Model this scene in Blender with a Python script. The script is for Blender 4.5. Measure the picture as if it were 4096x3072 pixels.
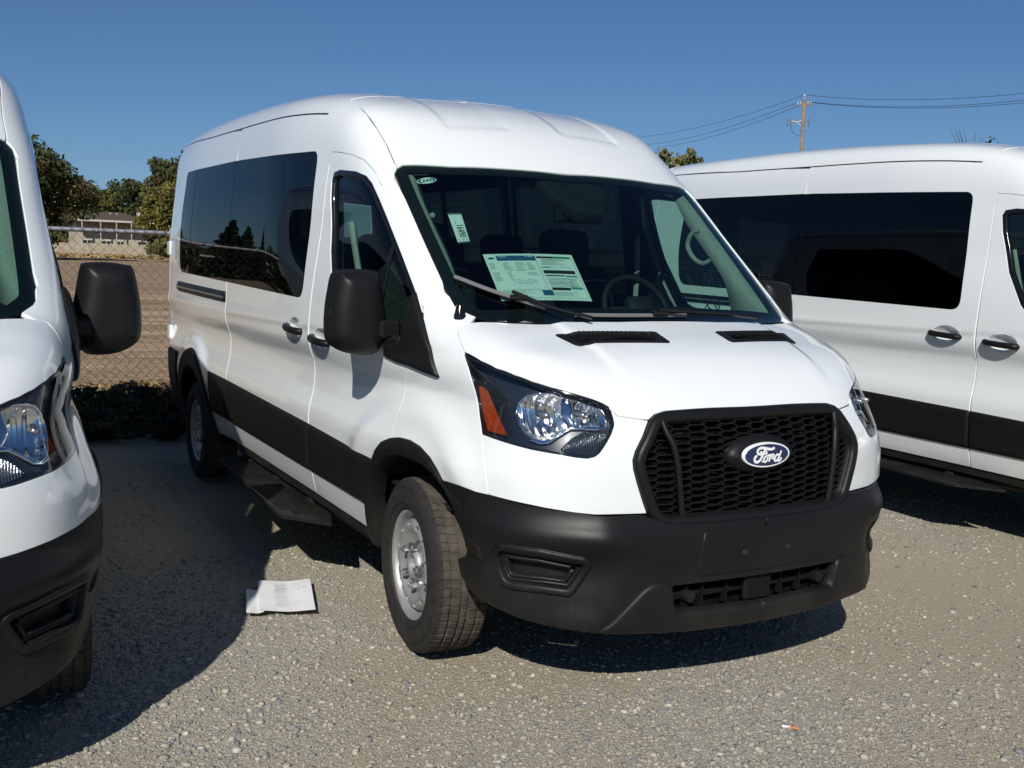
import bpy, math, random
import numpy as np
from mathutils import Vector, Matrix
from mathutils.geometry import delaunay_2d_cdt
random.seed(7); rng = np.random.default_rng(7)
for o in list(bpy.data.objects): bpy.data.objects.remove(o, do_unlink=True)
scene = bpy.context.scene
COL = scene.collection

# ------------------------------------------------------------------ camera
cam_d = bpy.data.cameras.new('camera'); cam = bpy.data.objects.new('camera', cam_d); COL.objects.link(cam)
cam_d.sensor_width = 36.0; cam_d.lens = 36.52; cam_d.clip_start = 0.05; cam_d.clip_end = 3000
RT = ((0.48461191, 0.87432533, 0.02658033), (-0.10372572, 0.02726639, 0.99423213), (-0.86855758, 0.48457379, -0.10390364))
cam.matrix_world = Matrix(((RT[0][0], RT[1][0], -RT[2][0], 3.67259), (RT[0][1], RT[1][1], -RT[2][1], -2.57138),
                           (RT[0][2], RT[1][2], -RT[2][2], 1.48949), (0, 0, 0, 1)))
scene.camera = cam

# ------------------------------------------------------------------ sky, sun, exposure
SUN = Vector((1.1, -0.84, 1.0)).normalized()          # towards the sun
el = math.asin(SUN.z); az = math.atan2(SUN.x, SUN.y)    # rotation measured from +Y towards +X
world = bpy.data.worlds.new('World'); scene.world = world; world.use_nodes = True
wn = world.node_tree.nodes; wl = world.node_tree.links
sky = wn.new('ShaderNodeTexSky'); sky.sky_type = 'NISHITA'; sky.sun_disc = False
sky.sun_elevation = el; sky.sun_rotation = az; sky.altitude = 0; sky.air_density = 1.0; sky.dust_density = 0.0; sky.ozone_density = 10.0
wl.new(sky.outputs[0], wn['Background'].inputs[0]); wn['Background'].inputs[1].default_value = 0.062
sun_d = bpy.data.lights.new('sun', 'SUN'); sun_d.energy = 4.5; sun_d.angle = math.radians(0.53); sun_d.color = (1.0, 0.955, 0.88)
sun = bpy.data.objects.new('sun', sun_d); COL.objects.link(sun)
sun.rotation_euler = (-SUN).to_track_quat('-Z', 'Y').to_euler(); sun.location = (20, -22, 30)
scene.view_settings.view_transform = 'Standard'; scene.view_settings.look = 'None'
scene.view_settings.exposure = 0.0; scene.view_settings.gamma = 1.0
scene.render.resolution_x = 1024; scene.render.resolution_y = 768
scene.cycles.max_bounces = 10; scene.cycles.transparent_max_bounces = 24

# ------------------------------------------------------------------ materials
def mat(name, base=(.5, .5, .5), rough=.5, metal=0., spec=.5, coat=0., coat_rough=.05, **kw):
    m = bpy.data.materials.new(name); m.use_nodes = True
    b = m.node_tree.nodes['Principled BSDF']
    b.inputs['Base Color'].default_value = (*base, 1); b.inputs['Roughness'].default_value = rough
    b.inputs['Metallic'].default_value = metal; b.inputs['Specular IOR Level'].default_value = spec
    b.inputs['Coat Weight'].default_value = coat; b.inputs['Coat Roughness'].default_value = coat_rough
    return m
def nodes(m): return m.node_tree.nodes, m.node_tree.links, m.node_tree.nodes['Principled BSDF']
def N(m, typ, **kw):
    n = m.node_tree.nodes.new(typ)
    for k, v in kw.items():
        if k.startswith('i_'): n.inputs[k[2:].replace('_', ' ')].default_value = v
        else: setattr(n, k, v)
    return n
def ramp(m, fac, stops):
    r = m.node_tree.nodes.new('ShaderNodeValToRGB'); e = r.color_ramp.elements
    while len(e) < len(stops): e.new(.5)
    for s, (p, c) in zip(e, stops): s.position = p; s.color = (*c, 1) if len(c) == 3 else c
    m.node_tree.links.new(fac, r.inputs[0]); return r.outputs[0]
def objco(m, scale=None):
    t = N(m, 'ShaderNodeTexCoord'); return t.outputs['Object']
def noisy(m, scale, a, b, detail=4, co=None, bump=0., bdist=.002, bscale=None, rough=None):
    """base colour wanders between a and b; optional fine bump and roughness variation"""
    nd, lk, bs = nodes(m); co = co or objco(m)
    n = N(m, 'ShaderNodeTexNoise'); n.inputs['Scale'].default_value = scale; n.inputs['Detail'].default_value = detail
    lk.new(co, n.inputs['Vector']); lk.new(ramp(m, n.outputs[0], [(.3, a), (.7, b)]), bs.inputs['Base Color'])
    if rough:
        mr = N(m, 'ShaderNodeMapRange'); mr.inputs[3].default_value = rough[0]; mr.inputs[4].default_value = rough[1]
        lk.new(n.outputs[0], mr.inputs[0]); lk.new(mr.outputs[0], bs.inputs['Roughness'])
    if bump:
        n2 = N(m, 'ShaderNodeTexNoise'); n2.inputs['Scale'].default_value = bscale or scale*8; n2.inputs['Detail'].default_value = 3
        lk.new(co, n2.inputs['Vector']); bp = N(m, 'ShaderNodeBump'); bp.inputs['Strength'].default_value = bump; bp.inputs['Distance'].default_value = bdist
        lk.new(n2.outputs[0], bp.inputs['Height']); lk.new(bp.outputs[0], bs.inputs['Normal'])
    return m
def glassmat(name, tint, refl=1.0, rough=0.0, tmul=1.0):
    """thin pane: tinted transparency under a Schlick reflection"""
    m = bpy.data.materials.new(name); m.use_nodes = True; nd = m.node_tree.nodes; lk = m.node_tree.links; nd.clear()
    out = nd.new('ShaderNodeOutputMaterial'); mix = nd.new('ShaderNodeMixShader'); tr = nd.new('ShaderNodeBsdfTransparent'); gl = nd.new('ShaderNodeBsdfGlossy')
    tr.inputs[0].default_value = (*tint, 1); gl.inputs['Roughness'].default_value = rough; gl.inputs[0].default_value = (1, 1, 1, 1)
    lw = nd.new('ShaderNodeLayerWeight'); lw.inputs[0].default_value = .5
    p = nd.new('ShaderNodeMath'); p.operation = 'POWER'; p.inputs[1].default_value = 5.0; lk.new(lw.outputs['Facing'], p.inputs[0])
    q = nd.new('ShaderNodeMath'); q.operation = 'MULTIPLY_ADD'; q.inputs[1].default_value = .92*refl; q.inputs[2].default_value = .05*refl; lk.new(p.outputs[0], q.inputs[0])
    lk.new(q.outputs[0], mix.inputs[0]); lk.new(tr.outputs[0], mix.inputs[1]); lk.new(gl.outputs[0], mix.inputs[2]); lk.new(mix.outputs[0], out.inputs[0])
    return m
M = {}
M['white'] = mat('white_paint', (.775, .815, .82), .28, coat=1.0, coat_rough=.025)
def dusty(m, base, dust, z0, z1, amt):
    nd, lk, bs = nodes(m); co = objco(m); sp = N(m, 'ShaderNodeSeparateXYZ'); lk.new(co, sp.inputs[0])
    mr = N(m, 'ShaderNodeMapRange'); mr.inputs[1].default_value = z1; mr.inputs[2].default_value = z0; mr.inputs[3].default_value = 0; mr.inputs[4].default_value = 1
    lk.new(sp.outputs['Z'], mr.inputs[0])
    n = N(m, 'ShaderNodeTexNoise'); n.inputs['Scale'].default_value = 5; n.inputs['Detail'].default_value = 8; lk.new(co, n.inputs['Vector'])
    mu = N(m, 'ShaderNodeMath', operation='MULTIPLY'); lk.new(mr.outputs[0], mu.inputs[0]); lk.new(ramp(m, n.outputs[0], [(.35, (0, 0, 0)), (.75, (1, 1, 1))]), mu.inputs[1])
    m2 = N(m, 'ShaderNodeMath', operation='MULTIPLY'); lk.new(mu.outputs[0], m2.inputs[0]); m2.inputs[1].default_value = amt
    mx = N(m, 'ShaderNodeMix', data_type='RGBA'); lk.new(m2.outputs[0], mx.inputs['Factor']); mx.inputs['A'].default_value = (*base, 1); mx.inputs['B'].default_value = (*dust, 1)
    lk.new(mx.outputs['Result'], bs.inputs['Base Color'])
dusty(M['white'], (.775, .815, .82), (.42, .38, .32), .3, .75, .12)
M['plastic'] = noisy(mat('black_plastic', (.02, .02, .021), .5, spec=.25), 6, (.009, .009, .0095), (.015, .015, .015), rough=(.36, .5), bump=.25, bdist=.0006, bscale=900)
M['plastic_dusty'] = noisy(mat('dusty_black_plastic', (.022, .021, .02), .6, spec=.18), 9, (.007, .007, .007), (.016, .015, .0135), detail=8, rough=(.5, .7), bump=.2, bdist=.0006, bscale=700)
M['gloss_black'] = mat('gloss_black', (.008, .008, .009), .12)
M['frit'] = mat('black_frit', (.006, .006, .007), .5)
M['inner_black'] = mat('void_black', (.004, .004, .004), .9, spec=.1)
M['glass'] = glassmat('tinted_glass', (.48, .67, .60))
M['door_glass'] = glassmat('door_glass', (.56, .76, .68))
M['privacy'] = glassmat('privacy_glass', (.02, .022, .025), .68)
M['lens'] = glassmat('clear_lens', (.93, .95, .96), .9)
M['chrome'] = mat('reflector_chrome', (.86, .88, .90), .07, 1.0)
M['chrome'] and None
M['mirror'] = mat('mirror_glass', (.8, .82, .84), .02, 1.0)
M['silver'] = noisy(mat('wheel_silver', (.42, .42, .42), .48, .55), 14, (.36, .36, .365), (.45, .45, .45), rough=(.42, .55))
M['nut'] = mat('zinc_nut', (.55, .55, .54), .25, .95)
M['rubber'] = noisy(mat('sidewall_rubber', (.02, .02, .02), .75, spec=.3), 30, (.016, .0155, .015), (.032, .030, .028), detail=6)
M['tread'] = noisy(mat('tread_rubber', (.09, .075, .06), .9, spec=.2), 22, (.045, .040, .034), (.105, .092, .074), detail=8, bump=.4, bdist=.001, bscale=260)
M['housing'] = mat('headlight_housing', (.012, .016, .024), .35, coat=.3)
M['amber'] = mat('amber_reflector', (.34, .040, .004), .22, coat=.6)
M['interior'] = noisy(mat('dark_interior', (.012, .013, .014), .8, spec=.2), 20, (.009, .010, .011), (.017, .018, .019))
M['headliner'] = mat('grey_headliner', (.10, .105, .105), .95, spec=.1)
M['trim'] = noisy(mat('pillar_trim', (.3, .3, .28), .8, spec=.2), 60, (.28, .28, .26), (.34, .34, .32))
M['seat'] = noisy(mat('seat_fabric', (.018, .019, .021), .95, spec=.1), 80, (.012, .013, .015), (.026, .027, .03))
M['badge_blue'] = mat('badge_blue', (.006, .016, .075), .15, coat=.8)
M['badge_white'] = mat('badge_white', (.82, .83, .84), .2, coat=.5)
M['paper'] = noisy(mat('white_paper', (.78, .79, .80), .8, spec=.2), 12, (.74, .75, .77), (.82, .83, .84))
M['ink'] = mat('grey_ink', (.12, .12, .14), .8)
M['ink_light'] = mat('pale_ink', (.50, .53, .53), .8)
M['ink_blue'] = mat('blue_ink', (.012, .09, .22), .7)
M['ink_green'] = mat('green_ink', (.02, .22, .07), .7)
M['ink_black'] = mat('black_ink', (.012, .012, .015), .7)
M['chalk'] = mat('white_marker', (.55, .58, .60), .9)
M['steel_dark'] = mat('underbody_steel', (.02, .02, .021), .7, .2)

# ------------------------------------------------------------------ object helpers
def link(o, parent=None, **props):
    COL.objects.link(o)
    if parent: o.parent = parent
    for k, v in props.items(): o[k] = v
    return o
def mesh(name, verts, faces, material, normals=None, smooth=False, mats=None, fmat=None):
    me = bpy.data.meshes.new(name); me.from_pydata([tuple(map(float, v)) for v in verts], [], [tuple(int(i) for i in f) for f in faces])
    for m in (mats or [material]): me.materials.append(m)
    if fmat is not None: me.polygons.foreach_set('material_index', np.asarray(fmat, dtype=np.int32))
    if smooth or normals is not None: me.polygons.foreach_set('use_smooth', np.ones(len(me.polygons), dtype=bool))
    if normals is not None: me.normals_split_custom_set_from_vertices([tuple(map(float, n)) for n in normals])
    me.update(); return me
def obj(name, me, parent=None, **props): return link(bpy.data.objects.new(name, me), parent, **props)
def empty(name, loc=(0, 0, 0), rz=0., **props):
    o = bpy.data.objects.new(name, None); o.empty_display_size = .2; o.location = loc; o.rotation_euler = (0, 0, rz); return link(o, None, **props)
class MB:
    """collects boxes, tubes and lathes into one mesh"""
    def __init__(s): s.v = []; s.f = []
    def add(s, v, f):
        n = len(s.v); s.v += [tuple(p) for p in v]; s.f += [tuple(i+n for i in q) for q in f]; return s
    def box(s, c, d, rot=None, bev=0.):
        x, y, z = d[0]/2, d[1]/2, d[2]/2; b = min(bev, x*.9, y*.9, z*.9)
        if b <= 0:
            vs = [Vector((i*x, j*y, k*z)) for i in (-1, 1) for j in (-1, 1) for k in (-1, 1)]
            fs = [(0, 1, 3, 2), (4, 6, 7, 5), (0, 4, 5, 1), (2, 3, 7, 6), (0, 2, 6, 4), (1, 5, 7, 3)]
        else:
            vs = []; idx = {}
            for i in (-1, 1):
                for j in (-1, 1):
                    for k in (-1, 1):
                        for a in range(3):
                            p = [i*(x-b), j*(y-b), k*(z-b)]; p[a] = (i*x, j*y, k*z)[a]; idx[(i, j, k, a)] = len(vs); vs.append(Vector(p))
            fs = []
            for a in range(3):
                for sg in (-1, 1):
                    u, w = [q for q in range(3) if q != a]; loop = []
                    for (p, q) in ((-1, -1), (1, -1), (1, 1), (-1, 1)):
                        t = [0, 0, 0]; t[a] = sg; t[u] = p; t[w] = q; loop.append(idx[(*t, a)])
                    fs.append(tuple(loop))
            for a in range(3):
                u, w = [q for q in range(3) if q != a]
                for p in (-1, 1):
                    for q in (-1, 1):
                        t0 = [0, 0, 0]; t0[a] = -1; t0[u] = p; t0[w] = q; t1 = list(t0); t1[a] = 1
                        fs.append((idx[(*t0, u)], idx[(*t1, u)], idx[(*t1, w)], idx[(*t0, w)]))
            for i in (-1, 1):
                for j in (-1, 1):
                    for k in (-1, 1): fs.append(tuple(idx[(i, j, k, a)] for a in range(3)))
        c = Vector(c); vs = [(rot @ v if rot else v)+c for v in vs]; return s.add(vs, fs)
    def tube(s, pts, r, n=8, cap=True):
        pts = [Vector(p) for p in pts]; rr = r if isinstance(r, (list, tuple)) else [r]*len(pts); vs = []; fs = []; up = None
        for i, p in enumerate(pts):
            t = (pts[min(i+1, len(pts)-1)]-pts[max(i-1, 0)]).normalized()
            a = up if up is not None else (Vector((0, 0, 1)) if abs(t.z) < .9 else Vector((1, 0, 0)))
            u = (a-t*a.dot(t)).normalized(); w = t.cross(u); up = u
            vs += [p+(u*math.cos(2*math.pi*k/n)+w*math.sin(2*math.pi*k/n))*rr[i] for k in range(n)]
        for i in range(len(pts)-1):
            for k in range(n): fs.append((i*n+k, i*n+(k+1) % n, (i+1)*n+(k+1) % n, (i+1)*n+k))
        if cap: fs += [tuple(range(n))[::-1], tuple((len(pts)-1)*n+k for k in range(n))]
        return s.add(vs, fs)
    def lathe(s, prof, n=32, axis='y', c=(0, 0, 0), closed=False):
        """prof: (radius, along axis)"""
        vs = []; fs = []; m = len(prof)
        for k in range(n):
            a = 2*math.pi*k/n; ca, sa = math.cos(a), math.sin(a)
            for r, h in prof:
                p = (r*ca, h, r*sa) if axis == 'y' else ((h, r*ca, r*sa) if axis == 'x' else (r*ca, r*sa, h)); vs.append((p[0]+c[0], p[1]+c[1], p[2]+c[2]))
        for k in range(n):
            for j in range(m-1+(1 if closed else 0)):
                j2 = (j+1) % m; k2 = (k+1) % n; fs.append((k*m+j, k*m+j2, k2*m+j2, k2*m+j))
        return s.add(vs, fs)
    def me(s, name, material, smooth=False, mats=None, fmat=None): return mesh(name, s.v, s.f, material, smooth=smooth, mats=mats, fmat=fmat)
def catmull(P, n=6):
    P = [np.array(p, float) for p in P]; out = []
    for i in range(len(P)-1):
        a, b, c, d = P[max(i-1, 0)], P[i], P[i+1], P[min(i+2, len(P)-1)]
        for k in range(n):
            t = k/n; out.append(.5*((2*b)+(c-a)*t+(2*a-5*b+4*c-d)*t*t+(3*b-a-3*c+d)*t**3))
    out.append(P[-1]); return out
M['gloss_int'] = mat('steering_leather', (.005, .005, .005), .7)
M['wiper'] = mat('wiper_blade', (.17, .17, .175), .3)
M['tail'] = mat('tail_lamp_red', (.25, .01, .008), .2, coat=.5)
M['privacy_light'] = glassmat('rear_privacy_glass', (.22, .27, .25))
def fluted(name, base, metal, scale, strength, rough=.08):
    m = mat(name, base, rough, metal); nd, lk, bs = nodes(m); co = objco(m)
    wv = N(m, 'ShaderNodeTexWave', bands_direction='Y'); wv.inputs['Scale'].default_value = scale; wv.inputs['Distortion'].default_value = .6; lk.new(co, wv.inputs['Vector'])
    vo = N(m, 'ShaderNodeTexVoronoi'); vo.inputs['Scale'].default_value = 26; lk.new(co, vo.inputs['Vector'])
    ad = N(m, 'ShaderNodeMath', operation='ADD'); lk.new(wv.outputs['Fac'], ad.inputs[0]); ad.inputs[1].default_value = 0
    bp = N(m, 'ShaderNodeBump'); bp.inputs['Strength'].default_value = strength; bp.inputs['Distance'].default_value = .012; lk.new(ad.outputs[0], bp.inputs['Height']); lk.new(bp.outputs[0], bs.inputs['Normal']); return m
M['chrome_flute'] = fluted('reflector_fluted', (.97, .95, .92), 1.0, 11, .28, .14)
M['flute_dark'] = fluted('signal_flute', (.16, .17, .19), .85, 40, .7, .15)
M['liner'] = noisy(mat('wheel_liner', (.05, .055, .06), .7, spec=.3), 8, (.04, .043, .048), (.075, .08, .085))
# plastic grime: dust film thickening towards the road
for k_, b_, am_ in (('plastic', (.0085, .0085, .009), .25), ('plastic_dusty', (.008, .0079, .0077), .35)):
    dusty(M[k_], b_, (.085, .075, .060), .22, .62, am_)
M['intake'] = mat('intake_plastic', (.006, .006, .006), .7, spec=.2)

# ------------------------------------------------------------------ van body: one implicit skin f(x,y,z)=0 (x forward, y left, z up, metres)
def pch(xs,ys):
    """monotone cubic through (xs,ys), numpy only, linear extrapolation"""
    xs=np.array(xs,float); ys=np.array(ys,float); h=np.diff(xs); dl=np.diff(ys)/h
    m=np.zeros(len(xs)); m[0]=dl[0]; m[-1]=dl[-1]
    for i in range(1,len(xs)-1):
        if dl[i-1]*dl[i]>0:
            w1=2*h[i]+h[i-1]; w2=h[i]+2*h[i-1]; m[i]=(w1+w2)/(w1/dl[i-1]+w2/dl[i])
    def f(x):
        x=np.asarray(x,float); i=np.clip(np.searchsorted(xs,x)-1,0,len(xs)-2)
        t=(x-xs[i])/h[i]; t2=np.clip(t,0,1); a=t2*t2*(3-2*t2); b=t2*(1-t2)**2; c=t2*t2*(t2-1)
        y=ys[i]*(1-a)+ys[i+1]*a+h[i]*(m[i]*b+m[i+1]*c)
        return y+np.where(t<0,t*h[i]*m[0],0)+np.where(t>1,(t-1)*h[i]*m[-1],0)
    return f
def sst(a,b,x):
    t=np.clip((x-a)/(b-a),0,1); return t*t*(3-2*t)
def smax(a,b,k):
    h=np.maximum(k-np.abs(a-b),0)/k; return np.maximum(a,b)+h*h*h*k/6
def smin(a,b,k): return -smax(-a,-b,k)
SP=pch([.20,.30,.40,.50,.56,.70,.77,.81,.86,.92,.99,1.04,1.08,1.12,1.16,1.22,1.38,1.52,1.7,1.85,2.0,2.2,2.35,2.5,2.7],
       [.89,.93,.968,.992,1.004,1.011,1.011,1.007,.995,.983,.979,.984,.998,1.010,1.014,1.009,1.005,1.001,.989,.974,.954,.932,.911,.885,.84])
HP=pch([-1.5,-.6,-.1,.3,.437,.544,.65,.75,.82,.86,.885,.90],[1.45,1.45,1.42,1.325,1.2795,1.243,1.194,1.130,1.068,1.018,.97,.90])
XP=pch([.20,.30,.42,.50,.56,.62,.68,.80,.90,1.0,1.06,1.2],[.89,.905,.915,.918,.918,.918,.920,.920,.912,.884,.855,.77])
RP=pch([-5.2,-4.5,-3.4,-2.6,-2.0,-1.6,-1.3,-1.05,-.85,-.65,-.47,-.3,.2],[2.525,2.54,2.53,2.505,2.47,2.435,2.388,2.32,2.233,2.11,1.973,1.836,1.42])
def side(x,z):
    zz=z+.018*x
    s=SP(zz)
    # concave body-side crease fades towards the nose
    up=sst(.80,1.12,z)
    t=.085*np.clip((x+1.0)/1.2,0,3)**2*up
    lo=.048*np.clip((x+.1)/.5,0,2)**1.6*(1-up)
    rear=.05*np.clip((-x-3.6)/1.2,0,2)**2
    t2=.052*sst(1.25,1.75,z)*sst(-2.0,-.8,x)
    fl=0.
    for cx in (.0,-3.74):
        r=np.hypot(x-cx,z-.36); fl=fl+.017*np.exp(-((r-.60)/.065)**2)*sst(.60,.80,z)*sst(1.18,1.0,z)
    return s-t-lo-rear-t2+fl
def front(y,z):
    y=np.abs(y); return XP(z)-.22*y*y-.16*y**8-.14*y**4*sst(.85,1.15,z)
def fbody(p):
    x,y,z=p[...,0],np.abs(p[...,1]),p[...,2]
    fs=y-side(x,z)
    ff=(x-front(y,z))*.9
    fh=(z-(HP(x)-.062*y*y))*.85
    lower=smax(smax(ff,fh,.09),fs,.24)
    fw=(x-(.315-(z-1.30)/.84-.2*y*y))*.64
    fr=(z-(RP(x)-.058*y*y))*.9
    cab=smax(smax(fw,fr,.05),fs,.24+.06*sst(1.9,2.2,z))
    cab=smax(cab,1.22-z,.02)
    cab=smax(cab,-x-4.80-.03*y*y-.035*(z-1.0),.16)
    lower=smax(lower,-x-4.80-.03*y*y-.035*(z-1.0),.16)
    return smin(lower,cab,.03)
def fbump(p):
    """front bumper skin: proud of the body, bent at |y|=.64"""
    x,y,z=p[...,0],np.abs(p[...,1]),p[...,2]
    X=BXP(z)-.20*y*y-.34*smax(y-.635,0*y,.04)-.16*y**8-.05*sst(.60,.66,y)*sst(.60,.50,z)*sst(.30,.40,z)*.35
    X=X+.026*np.exp(-((z-.615)/.05)**2)*sst(.42,.70,y)-.018*np.exp(-((z-.495)/.075)**2)*sst(.55,.64,y)
    fs=y-side(x,z)-.012-.014*sst(.74,.62,z)
    return smax((x-X)*.9,fs,.16)
BXP=pch([.18,.24,.28,.33,.40,.50,.58,.63,.68,.74,.80],[.86,.905,.93,.942,.948,.952,.956,.952,.940,.931,.928])
CH=lambda y,x: .0055*sst(.135,.165,np.abs(y))*sst(.50,.46,np.abs(y))*sst(-.74,-.80,x)
def froof(p):
    return fbody(p)+CH(p[...,1],p[...,0])
def fhood(p):
    x,y=p[...,0],np.abs(p[...,1])
    w=.47-.10*(x-.45); return fbody(p)-.010*sst(w+.05,w,y)*sst(.80,.62,x)+.0*x
def grad(p,f,h=1e-3):
    g=np.stack([f(p+np.eye(3)[i]*h)-f(p-np.eye(3)[i]*h) for i in range(3)],-1)
    return g/(np.linalg.norm(g,axis=-1,keepdims=True)+1e-9)
def inpoly(P,Q):
    x,y=P[:,0],P[:,1]; r=np.zeros(len(P),bool); j=len(Q)-1
    for i in range(len(Q)):
        a,b=Q[i],Q[j]
        if a[1]!=b[1]:
            r^=((a[1]>y)!=(b[1]>y))&(x<(b[0]-a[0])*(y-a[1])/(b[1]-a[1])+a[0])
        j=i
    return r
def dpoly(P,Q):
    d=np.full(len(P),9.)
    for i in range(len(Q)):
        a=Q[i]; b=Q[(i+1)%len(Q)]; ab=b-a; L=ab@ab
        if L<1e-14: continue
        t=np.clip(((P-a)@ab)/L,0,1); d=np.minimum(d,np.hypot(*(P-a-t[:,None]*ab).T))
    return d
def area2(Q): return .5*np.sum(Q[:,0]*np.roll(Q[:,1],-1)-np.roll(Q[:,0],-1)*Q[:,1])
def densify(Q,res):
    out=[]
    for i in range(len(Q)):
        a=Q[i]; b=Q[(i+1)%len(Q)]; L=np.hypot(*(b-a)); 
        if L<2e-4: continue
        n=max(1,int(math.ceil(L/res))); out+=[a+(b-a)*k/n for k in range(n)]
    return np.array(out)
def inset(Q,g):
    n=len(Q); out=[]
    for i in range(n):
        a=Q[i]-Q[i-1]; b=Q[(i+1)%n]-Q[i]; a=a/(np.hypot(*a)+1e-12); b=b/(np.hypot(*b)+1e-12)
        na=np.array([-a[1],a[0]]); nb=np.array([-b[1],b[0]]); m=na+nb; L=np.hypot(*m)
        m=nb if L<.2 else m/L; c=max(.45,m@nb); out.append(Q[i]+m*g/c)
    return np.array(out)
def lift(P2,E,f,lo,hi,off=0.,n=44):
    e1,e2,d=E; o=P2[:,0:1]*e1+P2[:,1:2]*e2; g=lambda q: f(q)-off
    ts=np.linspace(hi,lo,n); a=np.full(len(P2),np.nan); b=a.copy(); prev=g(o+ts[0]*d)
    for k in range(1,n):
        cur=g(o+ts[k]*d); m=np.isnan(a)&(prev>0)&(cur<=0); a[m]=ts[k-1]; b[m]=ts[k]; prev=cur
    bad=np.isnan(a); a[bad]=hi; b[bad]=lo
    for _ in range(17):
        mid=.5*(a+b); v=g(o+mid[:,None]*d); a=np.where(v>0,mid,a); b=np.where(v>0,b,mid)
    return o+(.5*(a+b))[:,None]*d
def basis(d):
    d=np.array(d,float); d/=np.linalg.norm(d); up=np.array([0,0,1.]) if abs(d[2])<.9 else np.array([1.,0,0])
    e1=np.cross(up,d); e1/=np.linalg.norm(e1); return e1,np.cross(d,e1),d
_PC={}
def patch(name,outline,*a,**k):
    key=(name,repr(np.round(np.array(outline),4).tolist()),repr(a[0]),len(k.get('holes',())),k.get('off'))
    if key not in _PC: _PC[key]=patch_(name,outline,*a,**k)
    return _PC[key]
def patch_(name,outline,d,material,f=fbody,holes=(),res=.035,gap=.002,flange=.014,off=0.,puff=None,depth=None,pad=.12,shape=None,bres=None):
    """panel trimmed by a 3-D outline, laid on the skin f (seen along d), with rolled edges and a return flange"""
    E=basis(d); pr=lambda pts: np.array([[np.dot(p,E[0]),np.dot(p,E[1])] for p in np.array(pts,float)])
    A=np.array(outline,float); dep=A@E[2]; lo,hi=(dep.min()-pad,dep.max()+pad) if depth is None else depth
    Q=pr(outline)
    if area2(Q)<0: Q=Q[::-1]
    Q=inset(densify(Q,bres or res),gap); HS=[]
    for h in holes:
        H=pr(h); H=H[::-1] if area2(H)>0 else H; HS.append(inset(densify(H,bres or res),gap))
    mn,mx=Q.min(0),Q.max(0); gx,gy=np.meshgrid(np.arange(mn[0]+res*.5,mx[0],res),np.arange(mn[1]+res*.5,mx[1],res)); G=np.stack([gx.ravel(),gy.ravel()],1)
    k=inpoly(G,Q); G=G[k]; k=dpoly(G,Q)>res*.45; G=G[k]
    for H in HS:
        G=G[~inpoly(G,H)]; G=G[dpoly(G,H)>res*.45]
    loops=[Q]+HS
    if puff:
        dm=dpoly(G,Q) if len(G) else np.zeros(0)
        for H in HS: dm=np.minimum(dm,dpoly(G,H)) if len(G) else dm
        G=G[dm>puff[1]*1.15]; ex=[]
        for Lp in loops:
            for fr in (.06,.2,.42,.7,1.0):
                I=inset(Lp,puff[1]*fr); k=inpoly(I,Q)
                for H in HS: k&=~inpoly(I,H)
                dd=dpoly(I,Q)
                for H in HS: dd=np.minimum(dd,dpoly(I,H))
                ex.append(I[k&(dd>puff[1]*fr*.93)])
        G=np.concatenate([G]+ex)
    V2=list(map(tuple,Q)); ed=[(i,(i+1)%len(Q)) for i in range(len(Q))]
    for H in HS:
        n=len(V2); V2+=list(map(tuple,H)); ed+=[(n+i,n+(i+1)%len(H)) for i in range(len(H))]
    V2+=list(map(tuple,G))
    r=delaunay_2d_cdt([Vector(v) for v in V2],ed,[],0,1e-7)
    P2=np.array([tuple(v) for v in r[0]]); T=np.array([tuple(t) for t in r[2] if len(t)==3])
    c=P2[T].mean(1); k=inpoly(c,Q)
    for H in HS: k&=~inpoly(c,H)
    T=T[k]; a=P2[T]; cr=(a[:,1,0]-a[:,0,0])*(a[:,2,1]-a[:,0,1])-(a[:,1,1]-a[:,0,1])*(a[:,2,0]-a[:,0,0])
    T[cr<0]=T[cr<0][:,::-1]
    def up(p2):
        p=lift(p2,E,f,lo,hi,off)
        nn=grad(p,f)
        if puff:
            dd=dpoly(p2,Q)
            for H in HS: dd=np.minimum(dd,dpoly(p2,H))
            u=np.clip(dd/puff[1],0,1); p=p+nn*(puff[0]*np.sqrt(np.maximum(0,1-(1-u)**2)))[:,None]
        if shape is not None: p=p+nn*shape(p,p2,Q)[:,None]
        return p,nn
    V,NN=up(P2); verts=[V]; faces=[tuple(t) for t in T]; nor=[NN]; n0=len(V)
    if flange>0:
        for Lp in loops:
            P,n=up(Lp); t=np.roll(P,-1,0)-np.roll(P,1,0); t/=np.linalg.norm(t,axis=1,keepdims=True)+1e-12; o=np.cross(t,n); o/=np.linalg.norm(o,axis=1,keepdims=True)+1e-12
            bv=.0016; P2_=P+o*bv-n*bv; P3=P2_-n*flange; m=len(P); verts+=[P,P2_,P3]; nor+=[n,(o*.9+n*.45),o]
            for i in range(m):
                j=(i+1)%m; faces+=[(n0+i,n0+m+i,n0+m+j,n0+j),(n0+m+i,n0+2*m+i,n0+2*m+j,n0+m+j)]
            n0+=3*m
    V=np.concatenate(verts); NN=np.concatenate(nor); NN/=np.linalg.norm(NN,axis=1,keepdims=True)+1e-9
    return dict(name=name,v=V,f=faces,n=None if (puff or shape is not None) else NN,m=material)
def flip(P):
    v=P['v']*np.array([1,-1,1]); n=None if P['n'] is None else P['n']*np.array([1,-1,1])
    return dict(name=P['name'],v=v,f=[tuple(t)[::-1] for t in P['f']],n=n,m=P['m'])
def pobj(P,parent,**kw):
    return obj(P['name'],mesh(P['name'],P['v'],P['f'],P['m'],normals=P['n'],smooth=True),parent,**kw)
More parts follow.
